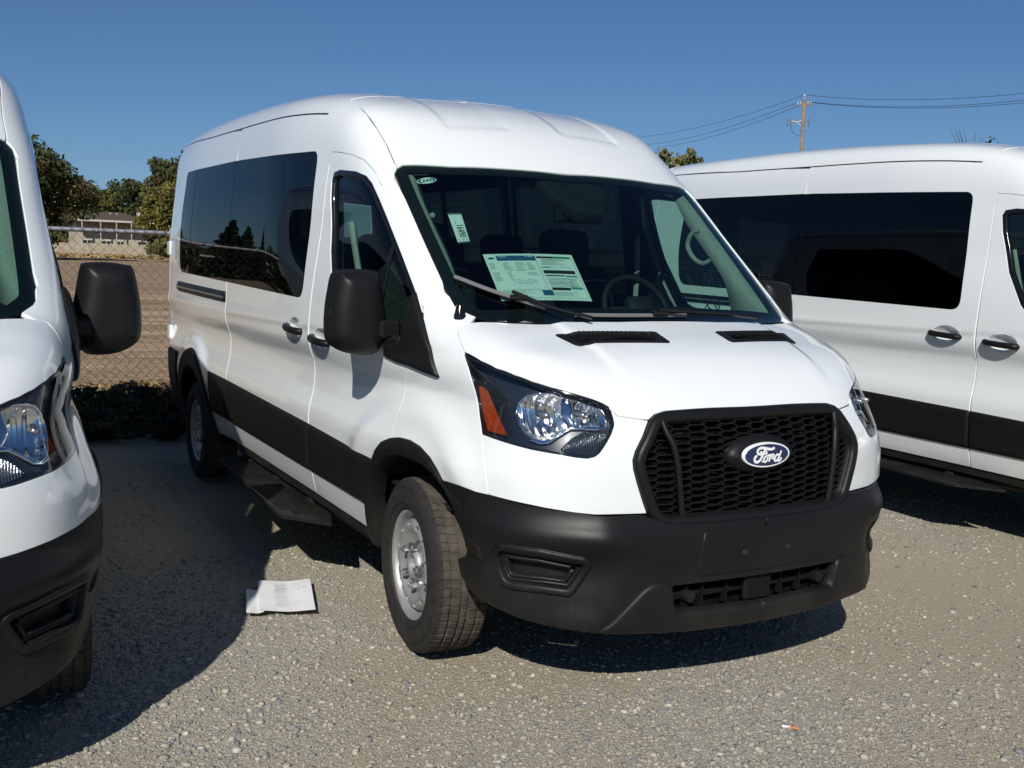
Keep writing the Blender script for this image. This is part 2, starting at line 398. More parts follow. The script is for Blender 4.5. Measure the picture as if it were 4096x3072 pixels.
def both(P,par,subs=(),name=None):
    """right-hand part and its mirror image; subs are (builder patch) sub-parts"""
    res=[]
    for s in (0,1):
        o=pobj(flip(P) if s else P,par); res.append(o)
        for q in subs: pobj(flip(q) if s else q,o)
    return res
def mir(pts): return [(p[0],-p[1],p[2]) for p in pts]
def mbboth(name,build,material,par,smooth=True):
    out=[]
    for s in (1,-1):
        b=MB(); build(b); me=mesh(name,[(p[0],p[1]*s,p[2]) for p in b.v],[q if s>0 else q[::-1] for q in b.f],material,smooth=smooth); out.append(obj(name,me,par if not isinstance(par,(list,tuple)) else par[0 if s>0 else 1]))
    return out
def autosmooth(me,ang=40):
    me.polygons.foreach_set('use_smooth',np.ones(len(me.polygons),dtype=bool))
    me.set_sharp_from_angle(angle=math.radians(ang)); return me
OUTLINES = {   # panel edges on the body skin, right-hand side
  'ws_edge': [(-0.48,0.068,1.963),(-0.489,-0.122,1.969),(-0.503,-0.304,1.969),(-0.536,-0.558,1.963),(-0.593,-0.765,1.959),(-0.59,-0.79,1.945),(-0.572,-0.812,1.919),(-0.436,-0.82,1.802),(-0.229,-0.826,1.626),(-0.028,-0.83,1.459),(0.04,-0.83,1.402),(0.081,-0.828,1.369),(0.11,-0.814,1.352),(0.164,-0.777,1.33),(0.218,-0.722,1.316),(0.258,-0.666,1.31),(0.315,-0.429,1.309),(0.342,0.029,1.312),(0.33,0.231,1.313)],
  'hood_side': [(0.167,-0.851,1.299),(0.195,-0.871,1.273),(0.241,-0.883,1.239),(0.287,-0.889,1.204)],
  'head_top': [(0.293,-0.889,1.201),(0.385,-0.871,1.179),(0.461,-0.849,1.16),(0.533,-0.815,1.142),(0.593,-0.777,1.125),(0.644,-0.734,1.111),(0.686,-0.687,1.098),(0.714,-0.65,1.088),(0.74,-0.611,1.075),(0.756,-0.588,1.065),(0.767,-0.574,1.055)],
  'hood_lip': [(0.767,-0.574,1.055),(0.78,-0.563,1.041),(0.794,-0.553,1.024),(0.81,-0.508,1.018),(0.828,-0.445,1.01),(0.822,-0.418,1.026),(0.821,-0.378,1.036),(0.827,-0.296,1.039),(0.832,-0.196,1.041),(0.836,-0.064,1.04),(0.837,0.064,1.04),(0.837,0.132,1.038)],
  'head_out': [(0.293,-0.889,1.201),(0.34,-0.895,1.153),(0.365,-0.892,1.11),(0.38,-0.886,1.072),(0.389,-0.881,1.04),(0.412,-0.884,0.994),(0.462,-0.897,0.932)],
  'head_bot': [(0.462,-0.897,0.932),(0.521,-0.885,0.926),(0.579,-0.87,0.92),(0.635,-0.848,0.914),(0.683,-0.822,0.908),(0.754,-0.758,0.899),(0.788,-0.708,0.891),(0.804,-0.675,0.888),(0.812,-0.652,0.893),(0.816,-0.636,0.904),(0.817,-0.623,0.92),(0.816,-0.608,0.939),(0.812,-0.588,0.966),(0.805,-0.573,0.992),(0.801,-0.57,1.004),(0.791,-0.569,1.021),(0.776,-0.569,1.044),(0.767,-0.574,1.055)],
  'fascia_seam': [(0.462,-0.897,0.932),(0.463,-0.899,0.926),(0.501,-0.91,0.88),(0.54,-0.921,0.823),(0.562,-0.922,0.761),(0.569,-0.92,0.736)],
  'grille_side': [(0.829,-0.445,1.007),(0.845,-0.481,0.957),(0.851,-0.512,0.911),(0.853,-0.523,0.88),(0.857,-0.521,0.848),(0.863,-0.506,0.796),(0.867,-0.487,0.743),(0.871,-0.468,0.695)],
  'fascia_bot': [(0.87,-0.476,0.695),(0.847,-0.568,0.696),(0.823,-0.646,0.696),(0.8,-0.707,0.703),(0.775,-0.754,0.71),(0.744,-0.797,0.716),(0.706,-0.837,0.723),(0.66,-0.872,0.728),(0.604,-0.903,0.733),(0.569,-0.92,0.736)],
  'fender_bot': [(0.569,-0.92,0.736),(0.513,-0.944,0.738),(0.44,-0.967,0.746),(0.318,-0.976,0.744)],
  'arch_white': [(0.318,-0.976,0.744),(0.282,-0.981,0.777),(0.221,-0.984,0.813),(0.13,-0.984,0.84),(0.043,-0.988,0.851),(-0.04,-0.994,0.849),(-0.112,-1.001,0.836)],
  'fender_door': [(-0.112,-1.001,0.836),(-0.119,-0.991,0.872),(-0.114,-0.984,0.907),(-0.096,-0.975,0.954),(-0.094,-0.959,0.994),(-0.107,-0.947,1.057),(-0.067,-0.958,1.116),(-0.046,-0.957,1.13)],
  'sail': [(-0.08,-0.916,1.413),(-0.044,-0.92,1.375),(0.011,-0.926,1.315),(0.098,-0.931,1.21),(0.165,-0.926,1.103),(0.144,-0.929,1.103),(0.067,-0.941,1.111),(-0.047,-0.957,1.127),(-0.142,-0.968,1.134),(-0.243,-0.979,1.15),(-0.237,-0.977,1.186),(-0.127,-0.963,1.207),(-0.104,-0.963,1.238),(-0.107,-0.958,1.287),(-0.099,-0.951,1.325),(-0.109,-0.937,1.387)],
  'apillar_out': [(-0.57,-0.873,1.86),(-0.46,-0.873,1.771),(-0.313,-0.88,1.645),(-0.2,-0.888,1.548),(-0.126,-0.897,1.479),(-0.103,-0.905,1.45),(-0.087,-0.914,1.423),(-0.05,-0.918,1.385),(-0.015,-0.917,1.357)],
  'ap2_seam': [(-0.015,-0.917,1.357),(-0.012,-0.895,1.391),(-0.003,-0.872,1.408),(0.017,-0.838,1.417)],
  'ap1_seam': [(-0.57,-0.873,1.86),(-0.566,-0.862,1.871),(-0.558,-0.849,1.879),(-0.541,-0.823,1.886)],
  'door_top': [(-1.231,-0.913,2.059),(-1.042,-0.904,2.039),(-0.888,-0.895,2.016),(-0.771,-0.882,1.985),(-0.696,-0.876,1.948),(-0.649,-0.873,1.921),(-0.607,-0.875,1.886),(-0.57,-0.873,1.86)],
  'cab_cap': [(-0.59,-0.79,1.945),(-0.62,-0.793,1.967),(-0.73,-0.788,2.056),(-0.834,-0.791,2.134),(-0.963,-0.795,2.217),(-1.091,-0.791,2.271),(-1.23,-0.786,2.314)],
  'cab_rear': [(-1.286,-0.788,2.326),(-1.31,-0.798,2.326),(-1.338,-0.834,2.306),(-1.313,-0.857,2.275),(-1.282,-0.869,2.247),(-1.262,-0.892,2.184),(-1.243,-0.909,2.094),(-1.231,-0.913,2.059)],
  'rail_slide': [(-2.736,-0.908,2.33),(-2.434,-0.907,2.321),(-2.073,-0.906,2.308),(-1.761,-0.9,2.291),(-1.504,-0.886,2.271),(-1.388,-0.877,2.259),(-1.282,-0.869,2.247)],
  'rail_quarter': [(-4.626,-0.853,2.404),(-3.57,-0.904,2.358),(-3.07,-0.907,2.342),(-2.736,-0.908,2.33)],
  'win_front': [(-0.866,-0.991,1.413),(-0.97,-0.962,1.584),(-1.054,-0.934,1.818),(-1.075,-0.923,1.919),(-1.057,-0.918,1.946),(-0.989,-0.914,1.953),(-0.799,-0.906,1.933),(-0.696,-0.896,1.907),(-0.635,-0.893,1.873),(-0.541,-0.894,1.798),(-0.391,-0.9,1.67),(-0.242,-0.909,1.548),(-0.123,-0.916,1.446),(-0.086,-0.919,1.413)],
  'channels': [(-0.783,-0.499,2.171),(-0.767,-0.126,2.182),(-0.752,0.161,2.172),(-0.766,0.46,2.163),(-0.988,-0.51,2.282),(-1.236,-0.2,2.372),(-1.054,0.356,2.314),(-1.529,-0.816,2.357)],
  'vent': [(0.389,-0.564,1.276),(0.439,-0.149,1.278),(0.546,-0.15,1.241),(0.506,-0.533,1.239)],
  'antenna': [(0.13,-0.83,1.33)],
  'sheet': [(-0.097,-0.616,1.582),(-0.044,-0.224,1.592),(0.175,-0.256,1.405),(0.114,-0.637,1.4)],
  'sticker': [(-0.314,-0.675,1.751),(-0.302,-0.618,1.754),(-0.16,-0.643,1.63),(-0.166,-0.694,1.623)],
  'oval_sticker': [(-0.492,-0.693,1.897)],
  'fog': [(0.583,-0.905,0.534),(0.595,-0.902,0.555),(0.616,-0.893,0.574),(0.733,-0.806,0.57),(0.812,-0.671,0.548),(0.817,-0.658,0.533),(0.817,-0.66,0.518),(0.806,-0.685,0.471),(0.793,-0.708,0.43),(0.785,-0.72,0.418),(0.728,-0.798,0.423),(0.637,-0.862,0.422),(0.607,-0.878,0.432),(0.59,-0.892,0.474)],
  'valance': [(0.816,-0.62,0.292),(0.835,-0.565,0.32),(0.854,-0.515,0.393),(0.868,-0.465,0.428),(0.863,-0.486,0.434),(0.874,-0.441,0.454),(0.887,-0.369,0.453)],
  'opening': [(0.887,-0.369,0.453),(0.916,-0.063,0.454),(0.915,0.097,0.452),(0.86,0.498,0.426),(0.875,0.389,0.33),(0.909,0.082,0.351),(0.906,-0.14,0.356),(0.885,-0.346,0.363)],
  'reflector': [(0.569,-0.83,1.028),(0.572,-0.821,1.06),(0.589,-0.802,1.085),(0.618,-0.773,1.096),(0.651,-0.738,1.097),(0.691,-0.697,1.085),(0.723,-0.655,1.072),(0.748,-0.619,1.06),(0.765,-0.604,1.044),(0.783,-0.603,1.015),(0.793,-0.61,0.991),(0.783,-0.636,0.991),(0.761,-0.676,0.996),(0.739,-0.713,0.994),(0.726,-0.747,0.971),(0.711,-0.776,0.95),(0.689,-0.798,0.945),(0.656,-0.819,0.951),(0.628,-0.828,0.964),(0.596,-0.832,0.991)],
  'amber': [(0.401,-0.882,1.095),(0.43,-0.874,1.092),(0.45,-0.868,1.079),(0.474,-0.861,1.04),(0.516,-0.859,0.997),(0.557,-0.859,0.962),(0.58,-0.86,0.941),(0.534,-0.875,0.943),(0.477,-0.888,0.947),(0.434,-0.879,0.997),(0.409,-0.877,1.042)],
  'turn': [(0.748,-0.753,0.921),(0.758,-0.716,0.956),(0.769,-0.681,0.976),(0.788,-0.639,0.978),(0.805,-0.606,0.969),(0.811,-0.616,0.943),(0.813,-0.635,0.92),(0.806,-0.662,0.902),(0.785,-0.706,0.904),(0.759,-0.744,0.912)],
  'handle_front': [(-0.958,-1.013,1.172)],
  'handle_slide': [(-1.365,-1.012,1.2)],
}
def half_to_full(pts):
    """right-hand path (towards y=0) closed with its mirror image"""
    p=[q for q in pts if q[1]<-.004]; return p+mir(p)[::-1]
def arc(cx,cz,r,a0,a1,n,y=-1.0,rz=None): return [(cx+r*math.cos(math.radians(a0+(a1-a0)*i/n)),y,cz+(rz or r)*math.sin(math.radians(a0+(a1-a0)*i/n))) for i in range(n+1)]
def rounded(pts,rads,n=5):
    """round the corners of a 2-D polygon"""
    out=[]; m=len(pts)
    for i in range(m):
        p=np.array(pts[i],float); a=np.array(pts[i-1],float); b=np.array(pts[(i+1)%m],float); r=rads[i] if isinstance(rads,(list,tuple)) else rads
        u=(a-p)/np.linalg.norm(a-p); w=(b-p)/np.linalg.norm(b-p)
        if r<=0: out.append(tuple(p)); continue
        s=p+u*r; e=p+w*r
        for k in range(n+1):
            t=k/n; out.append(tuple((1-t)**2*s+2*t*(1-t)*p+t*t*e))
    return out
xz=lambda P,y=-1.0: [(p[0],y,p[1]) for p in P]
SD=(0,-1,.08)

AMB=[(0.38, -0.872, 1.093), (0.419, -0.868, 1.09), (0.445, -0.865, 1.078), (0.476, -0.862, 1.04), (0.515, -0.859, 0.997), (0.55, -0.855, 0.96), (0.567, -0.853, 0.939), (0.506, -0.859, 0.938), (0.437, -0.866, 0.94), (0.414, -0.869, 0.994), (0.397, -0.87, 1.041)]
def build_van():
    van=empty('passenger_van')
    O=OUTLINES; W=M['white']; K=M['plastic']
    # ---------------- bonnet, fenders, corner fascia
    rear=[(.345,0,1.312),(.335,-.25,1.312),(.315,-.429,1.309),(.285,-.58,1.31),(.25,-.68,1.31),(.20,-.78,1.31)]
    hood_out=half_to_full(rear[1:]+O['hood_side']+O['head_top'][1:]+O['hood_lip'][1:-2]+[(.838,-.02,1.04)])
    vents=[rounded([(p[0],p[1]) for p in O['vent']],.012,3)]; vents=[[(a,b,1.26) for a,b in vents[0]]]; vents.append(mir(vents[0]))
    hood=pobj(patch('hood',hood_out,(.35,0,.94),W,f=fhood,holes=vents,res=.03,gap=.0035),van)
    for v in vents:
        P=patch('hood_vent',v,(.35,0,.94),M['plastic'],f=fhood,res=.02,gap=-.004,flange=.02,off=.001,puff=(.004,.008),holes=[[tuple(np.array(c)*.86+np.mean(v,0)*.14) for c in v]])
        vo=pobj(P,hood); b=MB(); c=np.mean(v,0); v_=v; xs=[p[0] for p in v]; ys=[p[1] for p in v]
        for k in range(7):
            x=min(xs)+.02+k*(max(xs)-min(xs)-.04)/6; yy=np.linspace(min(ys),max(ys),160); ins=yy[inpoly(np.stack([np.full(160,x),yy],1),np.array([(q[0],q[1]) for q in v]))]
            if len(ins)<4: continue
            b.box((x,(ins[0]+ins[-1])/2,1.325-(x-.3)*.345-.062*c[1]**2-.012),(.006,ins[-1]-ins[0]-.02,.010),Matrix.Rotation(.9,3,'Y'))
        for k in range(4):
            y=c[1]+(k-1.5)*.085; b.box((c[0],y,1.325-(c[0]-.3)*.345-.062*c[1]**2-.016),(.09,.004,.012),Matrix.Rotation(.33,3,'Y'))
        obj('vent_slats',b.me('vent_slats',M['plastic']),vo)
        obj('vent_duct',MB().box((c[0]-.02,c[1],1.325-(c[0]-.3)*.345-.062*c[1]**2-.05),(.2,max(ys)-min(ys)+.02,.01),Matrix.Rotation(.33,3,'Y')).me('vent_duct',M['inner_black']),vo)
    fender_out=O['ap2_seam']+O['ws_edge'][10:14]+[(.185,-.815,1.306)]+O['hood_side']+O['head_out'][1:]+O['fascia_seam'][2:]+O['fender_bot'][1:]+O['arch_white'][1:]+O['fender_door'][1:]+O['sail'][6:3:-1]+O['sail'][3:1:-1]
    def arch_flare(p,p2,Q):
        r=np.hypot(p[:,0]+.02,p[:,2]-.36); return .012*np.exp(-((r-.56)/.06)**2)*sst(1.1,.95,p[:,2])
    both(patch('front_fender',fender_out,(.25,-.85,.45),W,res=.022),van)
    fascia_out=O['head_bot']+O['hood_lip'][1:5]+O['grille_side'][1:]+O['fascia_bot'][1:]+O['fascia_seam'][::-1][1:-1]
    both(patch('corner_fascia',fascia_out,(.75,-.66,.1),W,res=.022,gap=.003),van)
    # ---------------- cab side, pillars, roof
    both(patch('cab_upper_panel',O['door_top']+O['ap1_seam'][1:]+[O['ws_edge'][6]]+O['cab_cap']+O['cab_rear'][:-1],(.1,-.85,.5),W,res=.026,gap=.0035),van)
    ap=patch('a_pillar',O['apillar_out']+O['ap2_seam'][1:]+[(.008,-.833,1.417)]+O['ws_edge'][9:6:-1]+O['ap1_seam'][::-1][:-1],(.4,-.75,.5),W,res=.02)
    aps=both(ap,van); 
    tf=catmull([(-.60,-.785,1.915),(-.53,-.79,1.865),(-.35,-.80,1.705),(-.16,-.80,1.535),(-.02,-.80,1.405),(.035,-.80,1.352),(.045,-.80,1.325)],4); tr=catmull([(-.56,-.70,1.885),(-.47,-.70,1.775),(-.36,-.70,1.675),(-.27,-.70,1.596),(-.175,-.705,1.50),(-.145,-.72,1.41),(-.13,-.73,1.33)],4)
    def ptrim(b):
        n=len(tf); v=[]
        for a,c in zip(tf,tr):
            mid=(a+c)/2+np.array([.03,.0,.012]); v+=[tuple(a-np.array([0,.035,0])),tuple(a),tuple(mid),tuple(c),tuple(c+np.array([-.06,-.10,0]))]
        b.add(v,[(5*i+k,5*i+k+1,5*i+6+k,5*i+5+k) for i in range(n-1) for k in range(4)])
    mbboth('pillar_trim',ptrim,M['trim'],aps)
    def grab(b): b.tube(catmull([(-.385,-.715,1.735),(-.418,-.70,1.715),(-.438,-.695,1.668),(-.42,-.693,1.63),(-.384,-.693,1.596),(-.35,-.695,1.578),(-.313,-.70,1.571),(-.27,-.715,1.592)],5),.0125,8)
    mbboth('grab_handle',grab,M['trim'],aps)
    cap_front=half_to_full(O['ws_edge'][5:0:-1]+[(-.48,-.02,1.97)])
    cap=[p for p in O['ws_edge'][1:6][::-1]]
    cap_out=half_to_full(O['cab_cap'][::-1]+O['ws_edge'][1:5][::-1]+[(-.482,-.03,1.97)])
    # rear seam closes the loop behind
    cap_out=[(-1.215,-.5,2.36)]+[(-1.215,-.79,2.31)]+cap_out+[(-1.215,.79,2.31),(-1.215,.5,2.36)]
    pobj(patch('roof_cap',cap_out,(.5,0,.87),W,f=froof,res=.028,pad=.25,gap=.003),van)
    pobj(patch('roof',[(-1.225,-.60,2.36),(-4.60,-.60,2.5),(-4.60,.60,2.5),(-1.225,.60,2.36)],(0,0,1),W,f=froof,res=.045,depth=(2.1,2.8)),van)
    rs=[(-1.179,-.904,2.232),(-1.218,-.890,2.260),(-1.253,-.864,2.292),(-1.239,-.824,2.314),(-1.221,-.80,2.318),(-1.222,-.60,2.36),(-4.60,-.60,2.50),(-4.66,-.72,2.46),(-4.62,-.84,2.41)]+O['rail_quarter']+O['rail_slide'][1:-1]
    both(patch('roof_side_rail',rs,(0,-.75,.66),W,res=.035,pad=.2,gap=.0045),van)
    sealpts=[np.array(p) for p in O['rail_quarter']+O['rail_slide'][1:]]
    both(patch('roof_seal',[tuple(p+np.array([0,0,.0034])) for p in sealpts]+[tuple(p-np.array([0,0,.0034])) for p in sealpts[::-1]],(0,-.9,.35),M['gloss_black'],res=.03,gap=0,off=.0012,flange=.004,pad=.15),van)
    # ---------------- front doors
    win=[(-.852,-1,1.40)]+O['win_front'][1:]+[(-.09,-1,1.36),(-.085,-1,1.24),(-.12,-1,1.185),(-.20,-1,1.19),(-.45,-1,1.255),(-.70,-1,1.312),(-.80,-1,1.345)]
    dfront=O['apillar_out'][1:-1]+O['sail'][2:4]+O['sail'][4:8]+O['fender_door'][::-1]
    door=[(-1.122,-1,.412),(-1.122,-1,1.0),(-1.118,-1,2.0)]+O['door_top']+dfront+[(-.25,-1,.77),(-.35,-1,.63),(-.39,-1,.50),(-.42,-1,.40)]
    hd=lambda x,z: [(x+.105*math.cos(a)*(.8+.2*abs(math.cos(a))),-1,z+.052*math.sin(a)) for a in np.linspace(0,2*math.pi,22)[:-1]]
    hf=(-.945,1.172); hs=(-1.345,1.203)
    def handle(name,c,par):
        P=patch('handle_cup',hd(*c),SD,W,res=.014,gap=-.001,flange=.0,shape=lambda p,p2,Q:-.030*np.sqrt(np.clip(dpoly(p2,Q)/.04,0,1)))
        def bar(b):
            pts=catmull([(c[0]-.112,-1.006,c[1]+.004),(c[0]-.095,-1.03,c[1]+.002),(c[0]-.03,-1.042,c[1]-.003),(c[0]+.05,-1.042,c[1]-.008),(c[0]+.098,-1.028,c[1]-.012),(c[0]+.112,-1.004,c[1]-.013)],4)
            b.tube(pts,[.013,.016]+[.018]*(len(pts)-4)+[.016,.013],8)
        for s in (0,1): pobj(flip(P) if s else P,par[s])
        mbboth('door_handle',bar,K,par)
    doors=both(patch('front_door',door,(.12,-1,.12),W,holes=[win,hd(*hf)],res=.026),van)
    for s in (0,1):
        F=(lambda p:flip(p)) if s else (lambda p:p)
        pobj(F(patch('door_trim',door,(.12,-1,.12),M['interior'],holes=[win],res=.05,off=-.07,flange=0)),doors[s])
        pobj(F(patch('window_seal',win,(.12,-1,.12),M['gloss_black'],holes=[[tuple(np.array(q)) for q in shrink(win,.022)]],res=.02,gap=-.003,off=-.006,flange=.02,puff=(.003,.008))),doors[s])
        pobj(F(patch('window_glass',win,(.12,-1,.12),M['door_glass'],res=.04,gap=.004,off=-.018,flange=0)),doors[s])
        pobj(F(patch('window_divider',xz([(-.355,1.26),(-.335,1.255),(-.335,1.66),(-.355,1.68)]),(.12,-1,.12),M['gloss_black'],res=.02,off=-.012,gap=0,flange=.01)),doors[s])
        pobj(F(patch('mirror_sail',O['sail'],(.2,-1,.15),K,res=.015,off=.004,gap=.0,flange=.02,puff=(.012,.02))),doors[s])
    handle('front',hf,doors)
    # ---------------- sliding door and quarter panel
    rl=lambda x: .025*(-1.12-x)
    top=[(-1.148,-1,2.168),(-1.172,-1,2.225)]+O['rail_slide'][::-1][1:]
    slide=[(-1.132,-1,.412),(-2.735,-1,.43),(-2.735,-1,1.41),(-2.718,-1,2.139)]+[tuple(p) for p in O['rail_slide']][:-1]+[(-1.19,-1,2.232),(-1.158,-1,2.168),(-1.132,-1,2.08),(-1.130,-1,1.4)]
    w1=xz(rounded([(-1.262,1.352),(-1.292,2.073),(-2.69,2.137),(-2.705,1.404)],[.07,.055,.012,.012])); w1g=xz(rounded([(-1.262,1.352),(-1.292,2.073),(-2.721,2.138),(-2.737,1.405)],[.07,.055,0,0]))
    sl=both(patch('sliding_door',slide,SD,W,holes=[w1,hd(*hs)],res=.03),van)
    handle('slide',hs,sl)
    a_r=arc(-3.72,.38,.545,-2,182,26,rz=.545)
    quarter=[(-2.745,-1,.43),(-2.745,-1,1.41),(-2.728,-1,2.139),(-2.722,-1,2.325)]+O['rail_quarter'][::-1][1:]+[(-4.64,-1,2.34),(-4.68,-1,1.9),(-4.70,-1,1.2),(-4.70,-1,.87),(-4.30,-1,.86)]+a_r[::-1]+[(-3.17,-1,.41)]
    w23=xz(rounded([(-2.765,1.405),(-2.753,2.139),(-4.19,2.176),(-4.225,1.75),(-4.17,1.455)],[.012,.012,.05,.12,.10])); w2=xz([(-2.743,1.405),(-2.727,2.139),(-3.80,2.168),(-3.81,1.443)]); w3=xz(rounded([(-3.822,1.443),(-3.812,2.168),(-4.19,2.176),(-4.225,1.75),(-4.17,1.455)],[.0,.0,.05,.12,.10]))
    qu=both(patch('quarter_panel',quarter,SD,W,holes=[w23],res=.035),van)
    for s in (0,1):
        F=(lambda p:flip(p)) if s else (lambda p:p)
        pobj(F(patch('window_glass',w1g,SD,M['privacy'],res=.05,gap=.001,off=.0015,flange=.004)),sl[s])
        pobj(F(patch('window_glass',w2,SD,M['privacy'],res=.05,gap=.001,off=.0015,flange=.004)),qu[s])
        pobj(F(patch('window_glass',w3,SD,M['privacy'],res=.05,gap=.001,off=.0015,flange=.004)),qu[s])
        pobj(F(patch('window_seal',w1,SD,M['gloss_black'],holes=[shrink(w1,.035)],res=.04,gap=0,off=-.006,flange=.01)),sl[s])
        pobj(F(patch('window_seal',w23,SD,M['gloss_black'],holes=[shrink(w23,.035)],res=.04,gap=0,off=-.006,flange=.01)),qu[s])
        pobj(F(patch('pane_divider',xz([(-3.79,1.44),(-3.78,2.167),(-3.84,2.169),(-3.85,1.443)]),SD,M['gloss_black'],res=.04,gap=0,off=-.003,flange=.01)),qu[s])
        pobj(F(patch('door_trim',slide,SD,M['interior'],holes=[w1],res=.08,off=-.07,flange=0)),sl[s])
        pobj(F(patch('panel_trim',quarter,SD,M['interior'],holes=[w23],res=.08,off=-.07,flange=0)),qu[s])
        rail=xz([(-2.752,1.283),(-2.752,1.343),(-4.20,1.383),(-4.24,1.365),(-4.24,1.325),(-4.20,1.318)])
        ro=pobj(F(patch('slide_track',rail,SD,K,res=.02,off=.004,gap=0,flange=.012,puff=(.010,.014))),qu[s])
        pobj(F(patch('track_slot',xz([(-2.76,1.303),(-2.76,1.312),(-4.19,1.350),(-4.19,1.341)]),SD,M['nut'],res=.03,off=.016,gap=0,flange=.004)),ro)
    # ---------------- black cladding
    mt=lambda x:.754+rl(x); mb=lambda x:.525+rl(x)*.6
    both(patch('door_moulding',xz([(-1.126,mb(-1.126)),(-.385,.513),(-.36,.60),(-.29,.705),(-.275,.72),(-1.126,mt(-1.126))]),SD,M['plastic_dusty'],res=.03,off=.002,gap=.001,flange=.012,puff=(.012,.03)),van)
    both(patch('sliding_door_moulding',xz([(-2.735,mb(-2.735)),(-1.132,mb(-1.132)),(-1.132,mt(-1.132)),(-2.735,mt(-2.735)+.01)]),SD,M['plastic_dusty'],res=.035,off=.002,gap=.001,flange=.012,puff=(.012,.03)),van)
    both(patch('quarter_moulding',xz([(-3.195,mb(-3.1)),(-2.745,mb(-2.745)),(-2.745,mt(-2.745)+.01),(-3.20,.815),(-3.175,.65)]),SD,M['plastic_dusty'],res=.035,off=.002,gap=.001,flange=.012,puff=(.012,.03)),van)
    front_arch=[(.545,-1,.50),(.535,-1,.55),(.499,-1,.624),(.451,-1,.693)]+[tuple(p) for p in O['arch_white']]+[(-.18,-1,.812),(-.235,-1,.772),(-.285,-1,.712),(-.34,-1,.63),(-.385,-1,.52),(-.42,-1,.40),(-.42,-1,.33)]
    inner=[tuple(p) for p in catmull([(-.345,-1,.33),(-.345,-1,.45),(-.325,-1,.55),(-.28,-1,.65),(-.2,-1,.73),(-.1,-1,.772),(.02,-1,.788),(.14,-1,.785),(.25,-1,.762),(.34,-1,.715),(.405,-1,.65),(.45,-1,.575),(.475,-1,.50)],3)]
    both(patch('front_wheel_arch',front_arch+inner,(0,-1,.05),M['plastic_dusty'],res=.016,off=.006,gap=0,flange=.07,puff=(.012,.022),pad=.2),van)
    both(patch('rear_wheel_arch',arc(-3.72,.38,.548,0,180,26)+[(-4.27,-1,.33),(-4.18,-1,.33)]+arc(-3.73,.36,.43,180,0,24)+[(-3.28,-1,.33),(-3.17,-1,.33)],SD,M['plastic_dusty'],res=.025,off=.004,gap=0,flange=.05,puff=(.014,.03)),van)
    both(patch('rear_corner_cladding',xz([(-4.27,.33),(-4.272,.855),(-4.30,.862),(-4.70,.868),(-4.74,.60),(-4.68,.36)]),(-.25,-1,.05),M['plastic_dusty'],res=.04,off=.006,gap=.0,flange=.03,puff=(.010,.03),pad=.3),van)
    # ---------------- front bumper
    bt=[(.935,-.02,.655),(.92,-.25,.655),(.895,-.40,.662)]+O['fascia_bot']+O['fender_bot'][1:]
    bb=[(.451,-1.0,.693),(.499,-1.0,.624),(.538,-1.0,.545),(.515,-1,.49),(.462,-1,.475),(.478,-1,.42),(.52,-1,.377),(.586,-1,.351),(.65,-.98,.337),(.735,-.86,.315),(.80,-.72,.30),(.86,-.55,.285),(.91,-.30,.272),(.93,-.02,.268)]
    bt[0]=(.94,0,.655); bt.insert(1,(.935,-.1,.655)); bb[-1]=(.93,0,.268)
    bump_half=bt+bb+[(.95,0,.345),(.94,-.2,.347),(.93,-.365,.352),(.93,-.38,.362),(.93,-.397,.44),(.93,-.388,.448),(.94,-.2,.451),(.95,0,.452)]
    opening=[(.93,-.37,.448),(.95,0,.452),(.93,.37,.448),(.93,.352,.352),(.95,0,.345),(.93,-.352,.352)]
    fog=O['fog']; fd=(.72,-.69,0)
    def ring(a,b,name,mt_,off,pf,fl=.02,par=None,res=.009):
        return patch(name,a,fd,mt_,f=fbump,holes=[b] if b else (),res=res,gap=0,off=off,flange=fl,puff=pf)
    fo=shrink(fog,-.006); f1=shrink(fog,.022); f2=shrink(fog,.036); f3=shrink(fog,.05)
    halves=[]
    oh=[(.95,-.015,.452),(.93,-.37,.448),(.93,-.352,.352),(.95,-.015,.345)]
    Pb=patch('bumper_skin',bump_half,fd,K,f=fbump,holes=[fog],res=.022,gap=0.0,flange=.03,pad=.25)
    bumper=obj('front_bumper',mesh('front_bumper',np.concatenate([Pb['v'],Pb['v']*np.array([1,-1,1])]),list(Pb['f'])+[tuple(i+len(Pb['v']) for i in q)[::-1] for q in Pb['f']],K,normals=np.concatenate([Pb['n'],Pb['n']*np.array([1,-1,1])])),van)
    for s in (0,1):
        F=(lambda p:flip(p)) if s else (lambda p:p)
        bz=pobj(F(ring(fo,f1,'fog_lamp_bezel',K,.002,(.011,.011))),bumper)
        pobj(F(ring(f1,f2,'bezel_step',K,-.014,(.006,.007))),bz)
        pobj(F(ring(f2,f3,'bezel_lip',K,-.006,(.007,.007))),bz)
        pobj(F(ring(f3,None,'fog_lamp_blank',M['plastic'],-.035,None,fl=0)),bz)
        pobj(F(patch('sensor_cap',[(.80+.0*math.cos(a),-.715+.016*math.cos(a),.365+.016*math.sin(a)) for a in np.linspace(0,2*math.pi,15)[:-1]],fd,K,f=fbump,res=.012,gap=0,off=.0015,flange=.004)),bumper)
        # valance: raised lower lip either side of the opening
        vl=[(.935,0,.270),(.91,-.30,.274),(.86,-.55,.287),(.83,-.625,.296),(.835,-.565,.33),(.86,-.51,.395),(.868,-.465,.438),(.875,-.435,.458),(.89,-.40,.462),(.93,-.397,.446),(.93,-.378,.352),(.95,0,.345)]
        pobj(F(patch('lower_valance',vl,fd,K,f=fbump,res=.02,gap=0.0,off=.003,flange=.012,puff=(.010,.02))),bumper)
    pobj(patch('plate_pad',[(.95,-.30,.470),(.95,-.27,.625),(.95,.27,.625),(.95,.30,.470)],(1,0,0),K,f=fbump,res=.03,gap=0,off=.0005,flange=.004,puff=(.003,.012),pad=.2),bumper)
